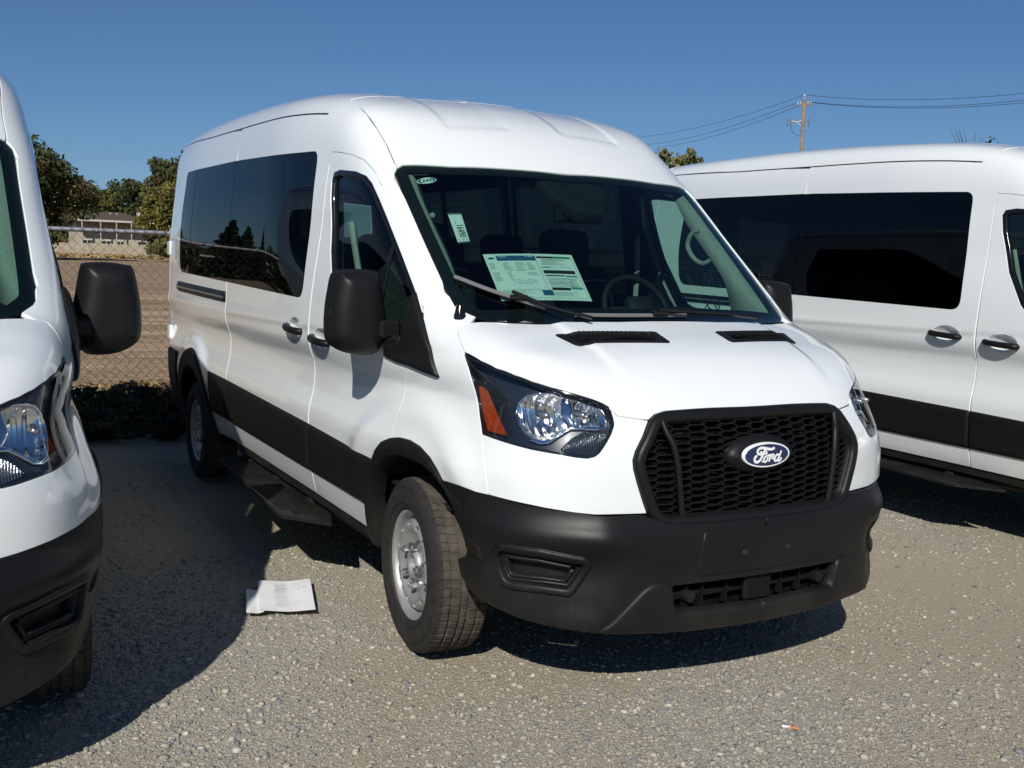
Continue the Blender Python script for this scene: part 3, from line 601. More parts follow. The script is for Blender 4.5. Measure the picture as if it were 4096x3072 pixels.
    for s in (-1,1):
        obj('plate_bolt',autosmooth(MB().lathe([(.0,.008),(.006,.008),(.0065,.004),(.012,.004),(.0135,.0)],14,'x',(.958,s*.101,.542)).me('plate_bolt',M['steel_dark'])),bumper)
    b=MB()
    b.box((.875,0,.395),(.03,.76,.026),bev=.005)
    for y in (-.31,-.24,-.13,.13,.22,.31): b.box((.89,y,.398),(.03,.006,.095))
    b.box((.913,0,.40),(.03,.125,.10),bev=.01); obj('crash_beam',b.me('crash_beam',M['intake']),bumper)
    for s in (-1,1): obj('beam_plug',autosmooth(MB().lathe([(0,.03),(.02,.028),(.023,.02),(.023,-.01)],16,'x',(.895,s*.305,.397)).me('beam_plug',K)),bumper)
    obj('opening_back',MB().box((.845,0,.395),(.01,1.0,.19)).me('opening_back',M['inner_black']),bumper)
    # ---------------- grille and badge
    gtop=[(.838,-.02,1.040)]+[p for p in O['hood_lip'][9:4:-1]]; gs=O['grille_side']
    gbot=[(.872,-.452,.672),(.88,-.425,.652),(.885,-.385,.642),(.895,-.30,.640),(.905,-.15,.640),(.91,-.02,.640)]
    gout=half_to_full(gtop+gs+gbot); gin=shrink(gout,.040); gd=(1,0,.12)
    gr=pobj(patch('grille_surround',gout,gd,K,res=.016,holes=[gin],gap=-.001,off=.003,flange=.03,puff=(.020,.02),pad=.2),van)
    # honeycomb lattice
    b=MB(); G2=np.array([(p[1],p[2]) for p in shrink(gout,.034)]); ca,cb,ch=.0255,.0405,.0122; seg=set()
    for c in range(-9,10):
        for r in range(-2,18):
            cy=c*(ca+cb); cz=.66+r*2*ch+(ch if c%2 else 0)
            V=[(cy-ca,cz+ch),(cy+ca,cz+ch),(cy+cb,cz),(cy+ca,cz-ch),(cy-ca,cz-ch),(cy-cb,cz)]
            for i in range(6):
                k=tuple(sorted([(round(V[i][0],4),round(V[i][1],4)),(round(V[(i+1)%6][0],4),round(V[(i+1)%6][1],4))])); seg.add(k)
    fx=lambda y,z: float(front(np.array(y),np.array(z)))
    for (p,q) in seg:
        if inpoly(np.array([p,q]),G2).sum()<1: continue
        a=Vector((fx(*p)-.022,p[0],p[1])); e=Vector((fx(*q)-.022,q[0],q[1])); m=(a+e)/2; L=(e-a).length; t=(e-a).normalized()
        n=Vector((1,0,.05)).normalized(); w=t.cross(n).normalized(); n=w.cross(t); R3=Matrix((n,t,w)).transposed(); b.box(m,(.022,L+.001,.0032),R3)
    obj('honeycomb',b.me('honeycomb',K),gr)
    bk=[(fx(p[1],p[2])-.055,p[1],p[2]) for p in gout]
    obj('grille_back',mesh('grille_back',bk,[tuple(range(len(bk)))],M['inner_black']),gr)
    b=MB()
    for i in range(9): b.box((.80,0,.70+i*.032),(.01,.62,.012))
    obj('radiator_fins',b.me('radiator_fins',M['steel_dark']),gr)
    def upr(b): b.tube(catmull([(.846,-.405,1.012),(.866,-.396,.97),(.885,-.381,.931),(.898,-.368,.864),(.903,-.358,.782),(.902,-.342,.675),(.895,-.335,.645)],5),.012,8)
    mbboth('grille_upright',upr,K,gr)
    ell=lambda a,c,x,y0,z0,n=44: [(x,y0+a*math.cos(t),z0+c*math.sin(t)) for t in np.linspace(0,2*math.pi,n+1)[:-1]]
    pl=lambda x0: (lambda p: p[...,0]-x0)
    bz=.880
    bd=pobj(patch('badge_mount',ell(.155,.072,.905,0,bz-.004),(1,0,0),K,f=pl(.890),res=.016,gap=0,flange=.05,puff=(.042,.09),pad=.2),gr)
    lg=pobj(patch('oval_badge',ell(.107,.043,.936,0,bz),(1,0,0),M['badge_white'],f=pl(.9345),res=.012,gap=0,flange=.014,pad=.1),gr)
    pobj(patch('badge_field',ell(.0995,.0375,.937,0,bz),(1,0,0),M['badge_blue'],f=pl(.9362),res=.012,gap=0,flange=.001,pad=.1),lg)
    b=MB(); kk=[0]
    def stroke(pts,w,close=False):
        Pp=catmull([((px-1070)/865*.107,-(py-(655-.035*(px-1070)))/435*.043) for px,py in pts],5); ww=[w/865*.107*.5]*len(Pp); 
        if not close:
            ww[0]*=.7; ww[-1]*=.7
        kk[0]+=1; x=.9368+kk[0]*.00025; v=[]
        for i,p in enumerate(Pp):
            t=Pp[min(i+1,len(Pp)-1)]-Pp[max(i-1,0)]; t=t/(np.hypot(*t)+1e-9); n=np.array([-t[1],t[0]])
            v+=[(x,p[0]+n[0]*ww[i],bz+p[1]+n[1]*ww[i]),(x,p[0]-n[0]*ww[i],bz+p[1]-n[1]*ww[i])]
        b.add(v,[(2*i,2*i+1,2*i+3,2*i+2) for i in range(len(Pp)-1)])
    stroke([(838,505),(828,565),(780,605),(722,595),(692,535),(705,460),(775,402),(880,388),(1010,412),(1130,440),(1240,440),(1335,392)],78)
    stroke([(1010,440),(945,520),(895,640),(850,740),(790,835),(710,892),(635,885),(592,825),(598,750),(632,695),(685,682)],80)
    stroke([(790,652),(860,618),(950,602),(1035,612)],46); stroke([(1030,615),(1045,560),(1012,520),(985,548)],40)
    stroke([(862,885),(925,850),(985,720),(1050,665)],50)
    stroke([(1055,675),(975,720),(928,805),(930,875),(985,900),(1045,850),(1075,770),(1075,700),(1040,670)],62,True)
    stroke([(1060,700),(1120,660),(1180,665),(1160,770),(1125,897)],66); stroke([(1165,740),(1215,655),(1285,640),(1305,690),(1265,725)],56)
    stroke([(1225,700),(1245,775),(1310,790),(1350,740)],50)
    stroke([(1510,680),(1430,640),(1365,715),(1335,810),(1360,875),(1430,855),(1485,760)],64); stroke([(1578,502),(1530,645),(1485,780),(1470,855),(1505,880),(1560,825),(1592,755)],64)
    obj('badge_script',b.me('badge_script',M['badge_white']),lg)
    # ---------------- headlights
    lens_out=O['head_out']+O['head_bot'][1:]+O['head_top'][::-1][1:-1]; ld=(.66,-.68,.32)
    refl=O['reflector']; hl=patch('headlight',lens_out,ld,M['housing'],res=.02,gap=.004,flange=.0,off=-.040,holes=[refl])
    def bowl(p,p2,Q):
        d=dpoly(p2,Q); r1=np.linalg.norm(p-np.array([.655,-.755,1.02]),axis=1)/.105; r2=np.linalg.norm(p-np.array([.735,-.655,1.025]),axis=1)/.075
        dep=np.maximum(.075*np.clip(1-r1**2,0,1),.055*np.clip(1-r2**2,0,1)); return -np.minimum(dep+.008,.12*np.sqrt(np.clip(d/.06,0,1)))
    heads=both(hl,van)
    rb=patch('reflector_bowl',refl,ld,M['chrome_flute'],res=.010,gap=-.001,flange=.0,off=-.040,shape=bowl)
    rim=patch('reflector_rim',shrink(refl,-.006),ld,M['chrome'],holes=[shrink(refl,.001)],res=.010,gap=0,flange=.006,off=-.038,puff=(.003,.004))
    ln=patch('headlight_lens',lens_out,ld,M['lens'],res=.024,gap=.003,flange=.03,off=.001)
    sl_=patch('headlight_gasket',shrink(lens_out,-.001),ld,M['gloss_black'],holes=[shrink(lens_out,.006)],res=.02,gap=0,flange=.03,off=-.004)
    am=patch('side_marker',AMB,(0,-1,0),M['amber'],f=lambda p:-p[...,1]-.870+.10*(p[...,0]-.40),res=.012,gap=0,flange=0,depth=(.6,1.1))
    tn=patch('turn_signal',O['turn'],ld,M['flute_dark'],res=.012,gap=0,off=-.030,flange=.01)

    div=patch('reflector_divider',[(.672,-.716,1.098),(.690,-.69,1.094),(.752,-.705,1.0),(.74,-.72,.998),(.70,-.735,1.03)],ld,M['chrome'],res=.012,gap=0,off=-.050,flange=.03,puff=(.008,.012))
    brow=patch('chrome_brow',[(.783,-.636,.993),(.793,-.612,.991),(.785,-.636,.982),(.764,-.677,.984),(.744,-.715,.982),(.733,-.752,.960),(.722,-.785,.938),(.70,-.812,.933),(.665,-.834,.942),(.671,-.827,.953),(.701,-.805,.947),(.72,-.781,.952),(.731,-.75,.972),(.742,-.715,.995),(.762,-.677,.996)],ld,M['chrome'],res=.010,gap=0,off=-.030,flange=.012,puff=(.003,.005))
    for s,h in enumerate(heads):
        F=flip if s else (lambda p:p)
        for q in (rb,rim,ln,sl_,am,tn,div,brow): pobj(F(q),h)
    for bc in ((.66,-.765,1.02),(.725,-.66,1.025)): mbboth('bulb',lambda b: b.lathe([(0,.03),(.010,.028),(.011,.0),(.016,-.004),(.016,-.03)],12,'x',bc),M['nut'],heads)
    # ---------------- windscreen
    we=O['ws_edge']; wsh=half_to_full([(-.478,-.02,1.965)]+we[1:15]+[(.31,-.429,1.309),(.335,-.2,1.309),(.342,-.02,1.309)])
    wd=(.64,0,.77); fw_=lambda p: fbody(p)
    scr=pobj(patch('windscreen',wsh,wd,M['glass'],res=.04,gap=.003,flange=0,off=-.003,pad=.3),van)
    def fr_in():
        a=shrink(wsh,.055); return [((p[0]-.06*sst(.12,.25,p[0])) ,p[1],p[2]+.05*sst(.12,.25,p[0])) for p in a]
    pobj(patch('screen_border',wsh,wd,M['frit'],holes=[fr_in()],res=.03,gap=.002,flange=0,off=-.008,pad=.3),scr)
    pobj(patch('camera_shroud',[(-.47,-.16,1.96),(-.47,.22,1.96),(-.40,.20,1.90),(-.28,.10,1.80),(-.28,-.02,1.80),(-.38,-.13,1.88)],wd,M['interior'],res=.03,gap=0,off=-.03,flange=.05,pad=.3,puff=(.015,.05)),scr)
    # ---------------- wipers, antenna stub, washer jets
    offw=lambda pts,o: [tuple(lift(np.array([[np.dot(p,basis(wd)[0]),np.dot(p,basis(wd)[1])]]),basis(wd),fbody,np.dot(p,basis(wd)[2])-.25,np.dot(p,basis(wd)[2])+.25,o)[0]) for p in pts]
    for blade,arm in ((([(-.02,-.79,1.46),(.06,-.70,1.42),(.14,-.59,1.385),(.20,-.50,1.355)]),[(.12,-.615,1.39),(.20,-.53,1.355),(.29,-.44,1.318),(.345,-.39,1.30)]),([(.262,-.40,1.335),(.285,-.22,1.336),(.29,-.02,1.336),(.285,.12,1.336)],[(.288,-.03,1.335),(.30,.10,1.328),(.31,.30,1.318),(.325,.45,1.306)])):
        w=obj('wiper',autosmooth(MB().tube(offw(catmull(blade,4),.014),.0085,6).me('wiper',M['nut'] if 0 else M['wiper'])),van)
        obj('wiper_arm',autosmooth(MB().tube([tuple(np.array(p)+np.array([.006,0,.012])) for p in offw(catmull(arm,4),.026)],.0075,6).me('wiper_arm',M['gloss_black'])),w)
        obj('blade_rubber',MB().tube(offw(catmull(blade,4),.004),.0045,4).me('blade_rubber',M['inner_black']),w)
        j=np.array(offw([blade[2] if arm[0][1]>-.2 else (.14,-.59,1.385)],.024)[0]); obj('wiper_joint',MB().box(j,(.03,.07,.022),Matrix.Rotation(-.5 if arm[0][1]<-.2 else 0,3,'Z'),bev=.005).me('wiper_joint',M['gloss_black']),w)
    obj('antenna_base',autosmooth(MB().lathe([(.024,-.01),(.024,.004),(.021,.012),(.015,.040),(.012,.046),(0,.047)],16,'z',(.128,-.828,1.330)).me('antenna_base',M['gloss_black'])),van)
    # ---------------- mirrors
    mo=[(-.22,-1.178,1.487),(-.22,-1.10,1.497),(-.22,-1.03,1.493),(-.22,-1.01,1.478),(-.22,-.992,1.38),(-.22,-.977,1.305),(-.22,-.975,1.24),(-.22,-1.005,1.178),(-.22,-1.03,1.160),(-.22,-1.09,1.158),(-.22,-1.15,1.172),(-.22,-1.20,1.205),(-.22,-1.214,1.25),(-.22,-1.212,1.34),(-.22,-1.20,1.42),(-.22,-1.19,1.467)]
    mo=[tuple(p) for p in catmull(mo+[mo[0]],4)[:-1]]
    mh=patch('side_mirror',mo,(1,0,0),K,f=pl(-.255),res=.012,gap=0,flange=.055,puff=(.075,.075),pad=.2)
    ml=patch('mirror_lower_cap',[(0,-1.212,1.34),(0,-1.19,1.345),(0,-1.168,1.32),(0,-1.155,1.27),(0,-1.152,1.215),(0,-1.155,1.178),(0,-1.20,1.208),(0,-1.213,1.25)],(1,0,0),K,f=pl(-.218),res=.012,gap=.004,flange=.02,puff=(.016,.03),depth=(-.5,.2))
    mg=patch('mirror_glass',[(-.3,p[1]*.94+(-1.09)*.06,p[2]*.93+1.33*.07) for p in mo],(-1,0,0),M['mirror'],f=lambda p:-(p[...,0]+.302),res=.03,gap=0,flange=.004,pad=.1)
    mbk=patch('mirror_back',mo,(-1,0,0),K,f=lambda p:-(p[...,0]+.312),res=.03,gap=0,flange=.0,holes=[shrink(mo,.014)],pad=.2)
    mirs=both(mh,van)
    for s,h in enumerate(mirs):
        F=flip if s else (lambda p:p)
        for q in (mg,mbk): pobj(F(q),h)
    def arm(b):
        b.box((-.205,-.985,1.262),(.075,.09,.072),bev=.012); b.box((-.175,-.955,1.205),(.12,.075,.07),Matrix.Rotation(.3,3,'Z'),bev=.015)
    mbboth('mirror_arm',arm,K,mirs,smooth=False)
    # ---------------- sills, steps, underbody
    def sill(b):
        b.box((-1.55,-.925,.385),(2.35,.06,.055),Matrix.Rotation(.012,3,'Y'),bev=.01)
        b.box((-1.55,-.90,.35),(2.35,.05,.05),Matrix.Rotation(.012,3,'Y'),bev=.01)
    mbboth('sill_strip',sill,M['plastic_dusty'],van,smooth=False)
    st_par=[]
    for s in (1,-1):
        b=MB(); pts=[(-.86,-.985),(-.90,-.97),(-1.10,-.90),(-2.62,-.90),(-2.62,-1.085),(-1.14,-1.155),(-1.08,-1.15)]
        n=len(pts); v=[(x,y*s,.325+.012*(-x-1)) for x,y in pts]+[(x,y*s,.31+.012*(-x-1)) for x,y in pts]
        b.add(v,[tuple(range(n)) if s<0 else tuple(range(n))[::-1],tuple(range(n,2*n)) if s>0 else tuple(range(n,2*n))[::-1]]+[(i,(i+1)%n,n+(i+1)%n,n+i) for i in range(n)])
        so=obj('side_step',b.me('side_step',M['plastic']),van)
        t=MB()
        for k in range(13):
            yy=-.925-k*.0155; x0=-1.0-(abs(yy)-.925)*.2 if abs(yy)<1.09 else -1.13; t.box(((x0-.06-2.58)/2,yy*s,.3285+.012*(.82)),(2.58-abs(x0)-.06,.007,.006),Matrix.Rotation(.012,3,'Y'))
        obj('step_tread',t.me('step_tread',M['plastic_dusty']),so)
        for x in (-1.3,-1.9,-2.45): obj('step_bracket',MB().box((x,-.80*s,.33),(.05,.3,.04)).me('step_bracket',M['steel_dark']),so)
    b=MB(); b.box((-2.05,0,.44),(5.3,1.60,.05)); b.box((.35,0,.50),(.9,1.1,.3)); b.box((-2.0,.45,.36),(4.6,.10,.12)); b.box((-2.0,-.45,.36),(4.6,.10,.12)); b.tube([(-3.75,-.75,.34),(-3.75,.75,.34)],.06,10); b.box((-3.75,0,.34),(.3,.3,.25)); b.box((0,0,.33),(.2,1.3,.10)); b.box((-2.2,-.70,.36),(1.5,.3,.14)); b.box((-2.2,.70,.36),(1.5,.3,.14))
    obj('added_light_stop',MB().box((.575,0,.305),(.57,1.0,.012)).me('added_light_stop',M['inner_black']),van)  # unseen added plate: keeps sun through the lower opening out of the bumper's shadow
    obj('chassis',b.me('chassis',M['steel_dark']),van)
    for xx,nm in ((0,'f'),(-3.75,'r')):
        for s in (1,-1):
            b=MB(); n=20; R0=.455; vs=[]; fs=[]
            for i in range(n+1):
                a=math.radians(8+164*i/n)
                for y in (.55,.905): vs.append((xx+R0*math.cos(a),-y*s,.37+R0*math.sin(a)))
            fs=[(2*i,2*i+1,2*i+3,2*i+2) for i in range(n)]; b.add(vs,fs)
            b.add([(xx+R0*math.cos(math.radians(8+164*i/n)),-.56*s,.37+R0*math.sin(math.radians(8+164*i/n))) for i in range(n+1)],[tuple(range(n+1))])
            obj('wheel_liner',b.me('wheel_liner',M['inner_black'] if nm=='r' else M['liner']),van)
    # ---------------- rear
    rd=[(-4.8,-.90,.50),(-4.8,-.905,1.3),(-4.8,-.88,2.0),(-4.8,-.83,2.33),(-4.8,-.70,2.42),(-4.8,-.012,2.44),(-4.8,-.012,.50)]
    rw=[(-4.8,-.78,1.42),(-4.8,-.74,2.05),(-4.8,-.10,2.08),(-4.8,-.10,1.42)]
    rdo=both(patch('rear_door',rd,(-1,0,0),W,holes=[rw],res=.05,pad=.35),van)
    for s in (0,1):
        q=patch('window_glass',rw,(-1,0,0),M['privacy_light'],res=.08,gap=.002,off=-.003,flange=0,pad=.35); pobj(flip(q) if s else q,rdo[s])
        q=patch('door_trim',rd,(-1,0,0),M['interior'],holes=[rw],res=.1,off=-.06,flange=0,pad=.35); pobj(flip(q) if s else q,rdo[s])
    rc=[(-4.60,-.605,2.5),(-4.66,-.72,2.46),(-4.63,-.84,2.40),(-4.63,-.865,2.36),(-4.7,-.84,2.33),(-4.76,-.70,2.425),(-4.77,-.015,2.445),(-4.60,-.015,2.5)]
    both(patch('rear_header',rc,(-.5,-.2,.84),W,res=.04,pad=.25),van)
    cp=[(-4.63,-.865,2.36),(-4.7,-.84,2.33),(-4.76,-.885,2.0),(-4.79,-.908,1.3),(-4.79,-.905,.9),(-4.70,-.95,.87),(-4.70,-.96,1.2),(-4.68,-.93,1.9),(-4.64,-.89,2.34)]
    both(patch('rear_corner_panel',cp,(-.75,-.65,.05),W,res=.03,pad=.3),van)
    obj('rear_bumper',MB().box((-4.86,0,.55),(.14,1.80,.13),bev=.03).box((-4.82,0,.44),(.14,1.76,.12),bev=.03).me('rear_bumper',M['plastic_dusty']),van)
    def rlamp(b): b.box((-4.83,-.85,1.25),(.06,.09,.60),bev=.03)
    mbboth('tail_lamp',rlamp,M['tail'],van,smooth=False)
    for hz,hy in ((1.63,-.952),(.98,-.955)): mbboth('door_hinge',lambda b: b.box((-4.74,hy,hz),(.10,.03,.11),bev=.008),W,rdo,smooth=False)
    # ---------------- cabin
    b=MB(); pr=[(.33,1.24),(.28,1.282),(.05,1.325),(-.12,1.345),(-.24,1.33),(-.32,1.27),(-.36,1.15),(-.36,.80),(.30,.80)]
    ys=[-.86,-.80,-.4,0,.4,.80,.86]; vs=[]; m=len(pr)
    for y in ys:
        sc=1 if abs(y)<.83 else .9
        hump=.025*math.exp(-((y-.42)/.22)**2)
        for x,z in pr: vs.append((x-.12*y*y*(1 if x>.2 else 0),y,z+(hump if z>1.3 else 0)-(.02 if sc<1 else 0)))
    fs=[(i*m+j,i*m+(j+1)%m,(i+1)*m+(j+1)%m,(i+1)*m+j) for i in range(len(ys)-1) for j in range(m)]; b.add(vs,fs)
    dash=obj('dashboard',autosmooth(b.me('dashboard',M['interior']),50),van)
    swm=MB(); R3=Matrix.Rotation(math.radians(-28),3,'Y'); c=Vector((-.46,.42,1.33))
    ring=[c+R3@Vector((0,.185*math.cos(a),.185*math.sin(a))) for a in np.linspace(0,2*math.pi,33)]; swm.tube(ring,.016,8,cap=False)
    swm.box(c+R3@Vector((.03,0,0)),(.06,.16,.13),R3,bev=.02); swm.box(c+R3@Vector((.02,0,0)),(.02,.34,.035),R3,bev=.008); swm.tube([c,c+Vector((.25,0,-.12))],.035,8)
    obj('steering_wheel',autosmooth(swm.me('steering_wheel',M['gloss_int']),50),van)
    def seat(x,y,w,name='seat'):
        b=MB(); sbox(b,(x,y,.86),(.54,w,.18)); sbox(b,(x-.30,y,1.20),(.17,w,.72),-.22)
        n=1 if w<.8 else 2
        for k in range(n): sbox(b,(x-.40,y+(k-(n-1)/2)*.5,1.64),(.11,.28,.20),-.15)
        b.box((x,y,.65),(.4,w*.7,.3)); so=obj(name,autosmooth(b.me(name,M['seat']),60),van)
    seat(-.75,.42,.52); seat(-.75,-.42,.52)
    for x in (-1.75,-2.6,-3.4,-4.2): seat(x,.33,1.0,'bench_seat')
    def belt(b): b.tube(catmull([(-1.05,-.83,1.72),(-1.0,-.80,1.45),(-.95,-.74,1.10)],4),.018,4)
    mbboth('seat_belt',belt,M['trim'],van)
    rm=obj('rear_view_mirror',autosmooth(MB().box((-.40,.025,1.768),(.03,.25,.068),bev=.014).tube([(-.40,.05,1.79),(-.38,.05,1.86)],.012,8).me('rear_view_mirror',M['interior'])),van)
    obj('mirror_glass',MB().box((-.417,.025,1.768),(.004,.235,.056)).me('mirror_glass',M['mirror']),rm)
    pobj(patch('headliner',[(-.60,-.74,1.95),(-1.2,-.80,2.3),(-4.55,-.80,2.4),(-4.55,.80,2.4),(-1.2,.80,2.3),(-.60,.74,1.95)],(.2,0,.98),M['headliner'],res=.12,gap=0,flange=0,off=-.06,pad=.5),van)
    obj('cabin_floor',MB().box((-2.2,0,.62),(4.9,1.82,.02)).box((.1,0,.9),(.02,1.7,.6)).me('cabin_floor',M['interior']),van)
    # ---------------- wheels
    wheel=make_wheel()
    for (x,y) in ((0,-.86),(0,.86),(-3.75,-.868),(-3.75,.868)):
        r=copy_tree(wheel,van); r.location=(x,y,.345); r.rotation_euler=(0,random.uniform(0,6.28) if not (x==0 and y<0) else .3,0 if y<0 else math.pi); r.rotation_mode='ZYX' if 0 else 'XYZ'
        r.rotation_euler=(0,r.rotation_euler[1],(0 if y<0 else math.pi)+(-.07 if x==0 else 0))
    for o in [wheel]+list(wheel.children_recursive): bpy.data.objects.remove(o,do_unlink=True)
    return van
def sbox(b,c,d,ry=0.,e=.38,n=12,m=18):
    v=[]; R3=Matrix.Rotation(ry,3,'Y'); pw=lambda t: math.copysign(abs(t)**e,t)
    for i in range(n+1):
        a=-math.pi/2+math.pi*i/n
        for k in range(m):
            q=2*math.pi*k/m; v.append(R3@Vector((d[0]/2*pw(math.cos(a))*pw(math.cos(q)),d[1]/2*pw(math.cos(a))*pw(math.sin(q)),d[2]/2*pw(math.sin(a))))+Vector(c))
    b.add(v,[(i*m+k,i*m+(k+1)%m,(i+1)*m+(k+1)%m,(i+1)*m+k) for i in range(n) for k in range(m)])
def shrink(pts,g):
    """offset a closed 3-D outline inwards within its own mean plane"""
    A=np.array(pts,float); c=A.mean(0); u,s,vt=np.linalg.svd(A-c); e1,e2=vt[0],vt[1]; Q=np.stack([(A-c)@e1,(A-c)@e2],1); h=(A-c)@vt[2]
    rev=area2(Q)<0
    if rev: Q=Q[::-1]; h=h[::-1]
    I=inset(Q,g); out=c+I[:,0:1]*e1+I[:,1:2]*e2+h[:,None]*vt[2]
    return [tuple(p) for p in (out[::-1] if rev else out)]
def copy_tree(o,parent=None):
    c=o.copy(); COL.objects.link(c); c.parent=parent
    for k in list(o.children): copy_tree(k,c)
    return c
def make_wheel():
    """axis y, street side at -y"""
    w=empty('wheel')
    # tyre: circumferential ribs and sipes
    prof=[(.214,.095),(.224,.108),(.258,.1185),(.292,.1165),(.322,.108),(.336,.099),(.3425,.088)]
    tread=[(-.088,0),(-.062,0),(-.058,1),(-.052,1),(-.048,0),(-.022,0),(-.018,1),(-.010,1),(-.006,0),(.006,0),(.010,1),(.018,1),(.022,0),(.048,0),(.052,1),(.058,1),(.062,0),(.088,0)]
    ring=[(r,-h,0) for r,h in prof]+[(.3455-(h*h)*.35,h,g) for h,g in tread]+[(r,h,0) for r,h in prof[::-1]]
    m=len(ring); pitch=64; sub=[(0,0),(.72,0),(.76,1),(.97,1)]; v=[];f=[];fm=[]
    for k in range(pitch):
        for t,sp in sub:
            for i,(r,h,g) in enumerate(ring):
                a=2*math.pi*(k+t+(.16*math.sin(h*60) if 7<=i<7+len(tread) else 0)+(.5 if -.02<h<.02 and 7<=i<7+len(tread) else 0))/pitch
                rr=r-(.0075 if g else 0)-(.004 if (sp and 7<=i<7+len(tread) and abs(h)>.02) else 0)-(.002 if sp and 7<=i<7+len(tread) and abs(h)<=.02 else 0)
                if i in (6,7+len(tread)): rr-=.004 if sp else 0
                v.append((rr*math.cos(a),h,rr*math.sin(a)))
    nk=pitch*len(sub)
    for k in range(nk):
        k2=(k+1)%nk
        for i in range(m-1): f.append((k*m+i,k*m+i+1,k2*m+i+1,k2*m+i)); fm.append(1 if 6<=i<7+len(tread) else 0)
    # flatten the contact patch a little
    me=mesh('tyre',v,f,None,mats=[M['rubber'],M['tread']],fmat=fm); autosmooth(me,28); ty=obj('tyre',me,w)
    b=MB()
    for r in (.245,.308): b.lathe([(r,-.1165 if r<.3 else -.1125),(r+.002,-.1195 if r<.3 else -.1155),(r+.004,-.1165 if r<.3 else -.1125)],64)
    obj('sidewall_rib',b.me('sidewall_rib',M['rubber'],True),ty)
    # rim barrel and flange
    rp=[(.200,.09),(.205,.085),(.198,.06),(.185,.03),(.180,-.02),(.186,-.055),(.196,-.07),(.2,-.082),(.2035,-.092),(.2105,-.097),(.2155,-.100),(.217,-.097),(.214,-.09)]
    rm=obj('rim',autosmooth(MB().lathe(rp,64).me('rim',M['silver'])),w)
    # disc with hand holes
    def zr(r): return np.interp(r,[.030,.034,.045,.056,.060,.066,.10,.122,.142,.160,.178,.187],[-.072,-.088,-.092,-.092,-.078,-.068,-.066,-.076,-.092,-.094,-.080,-.05])
    n=72; Q=np.array([(.187*math.cos(a),.187*math.sin(a)) for a in np.linspace(0,2*math.pi,n+1)[:-1]]); H=[]
    for k in range(12):
        a=2*math.pi*k/12; c=np.array([.160*math.cos(a),.160*math.sin(a)]); t=np.array([-math.sin(a),math.cos(a)]); rd=np.array([math.cos(a),math.sin(a)])
        H.append(np.array([c+t*.017*math.cos(q)+rd*.0115*math.sin(q) for q in np.linspace(0,-2*math.pi,15)[:-1]]))
    G=[]
    for r in np.arange(.0,.186,.006):
        m_=max(1,int(2*math.pi*r/.009)); G+=[(r*math.cos(2*math.pi*i/m_+r*40),r*math.sin(2*math.pi*i/m_+r*40)) for i in range(m_)]
    G=np.array(G); G=G[np.hypot(*G.T)<.184]
    for h in H: G=G[~inpoly(G,h)]; G=G[dpoly(G,h)>.003]
    V2=list(map(tuple,Q)); ed=[(i,(i+1)%n) for i in range(n)]
    for h in H:
        q=len(V2); V2+=list(map(tuple,h)); ed+=[(q+i,q+(i+1)%len(h)) for i in range(len(h))]
    V2+=list(map(tuple,G)); r=delaunay_2d_cdt([Vector(p) for p in V2],ed,[],0,1e-7); P=np.array([tuple(p) for p in r[0]]); T=np.array([tuple(t) for t in r[2]]); c=P[T].mean(1); k=inpoly(c,Q)
    for h in H: k&=~inpoly(c,h)
    T=T[k]; rr=np.hypot(*P.T); zz=np.where(rr<.030,-.064,zr(rr)); vs=np.stack([P[:,0],zz,P[:,1]],1)
    fs=[tuple(t) for t in T]
    for h in H:
        q=len(vs); zh=zr(np.hypot(*h.T)); vs=np.concatenate([vs,np.stack([h[:,0],zh,h[:,1]],1),np.stack([h[:,0]*.985,zh+.012,h[:,1]*.985],1)]); L=len(h)
        fs+=[(q+i,q+(i+1)%L,q+L+(i+1)%L,q+L+i) for i in range(L)]
    d=obj('wheel_disc',mesh('wheel_disc',vs,fs,M['silver'],smooth=True),w); 
    for k in range(5):
        a=2*math.pi*k/5+.3; x,z=.080*math.cos(a),.080*math.sin(a)
        obj('lug_nut',autosmooth(MB().lathe([(.022,-.070),(.022,-.077),(.0155,-.079),(.0155,-.100),(.012,-.104),(.0085,-.104),(.0085,-.112),(0,-.113)],6,'y',(x,0,z)).lathe([(.026,-.066),(.026,-.074),(.012,-.0745)],16,'y',(x,0,z)).me('lug_nut',M['nut']),30),w)
    obj('brake_disc',MB().lathe([(.03,-.035),(.172,-.030),(.172,.02),(.05,.02)],32).me('brake_disc',M['steel_dark'],True),w)
    obj('valve_stem',MB().tube([(.182,-.07,0),(.172,-.10,0)],.005,6).me('valve_stem',M['nut']),w)
    return w

# ================================================================== the place
def val(m, typ, *ins, op=None):
    n = N(m, 'ShaderNodeMath', operation=op or typ)
    for i, v in enumerate(ins):
        if isinstance(v, (int, float)): n.inputs[i].default_value = v
        else: m.node_tree.links.new(v, n.inputs[i])
    return n.outputs[0]
def tex(m, co, typ, scale, detail=4, vec=None, **kw):
    n = N(m, typ, **kw); n.inputs['Scale'].default_value = scale
    if 'Detail' in n.inputs: n.inputs['Detail'].default_value = detail
    if vec:
        mp = N(m, 'ShaderNodeMapping'); mp.inputs['Scale'].default_value = vec; m.node_tree.links.new(co, mp.inputs[0]); co = mp.outputs[0]
    m.node_tree.links.new(co, n.inputs['Vector']); return n
def mixc(m, fac, a, b, mode='MIX'):
    n = N(m, 'ShaderNodeMix', data_type='RGBA', blend_type=mode); L = m.node_tree.links
    for s, v in (('Factor', fac), ('A', a), ('B', b)):
        if isinstance(v, (int, float)): n.inputs[s].default_value = v
        elif isinstance(v, tuple): n.inputs[s].default_value = (*v, 1)
        else: L.new(v, n.inputs[s])
    return n.outputs['Result']

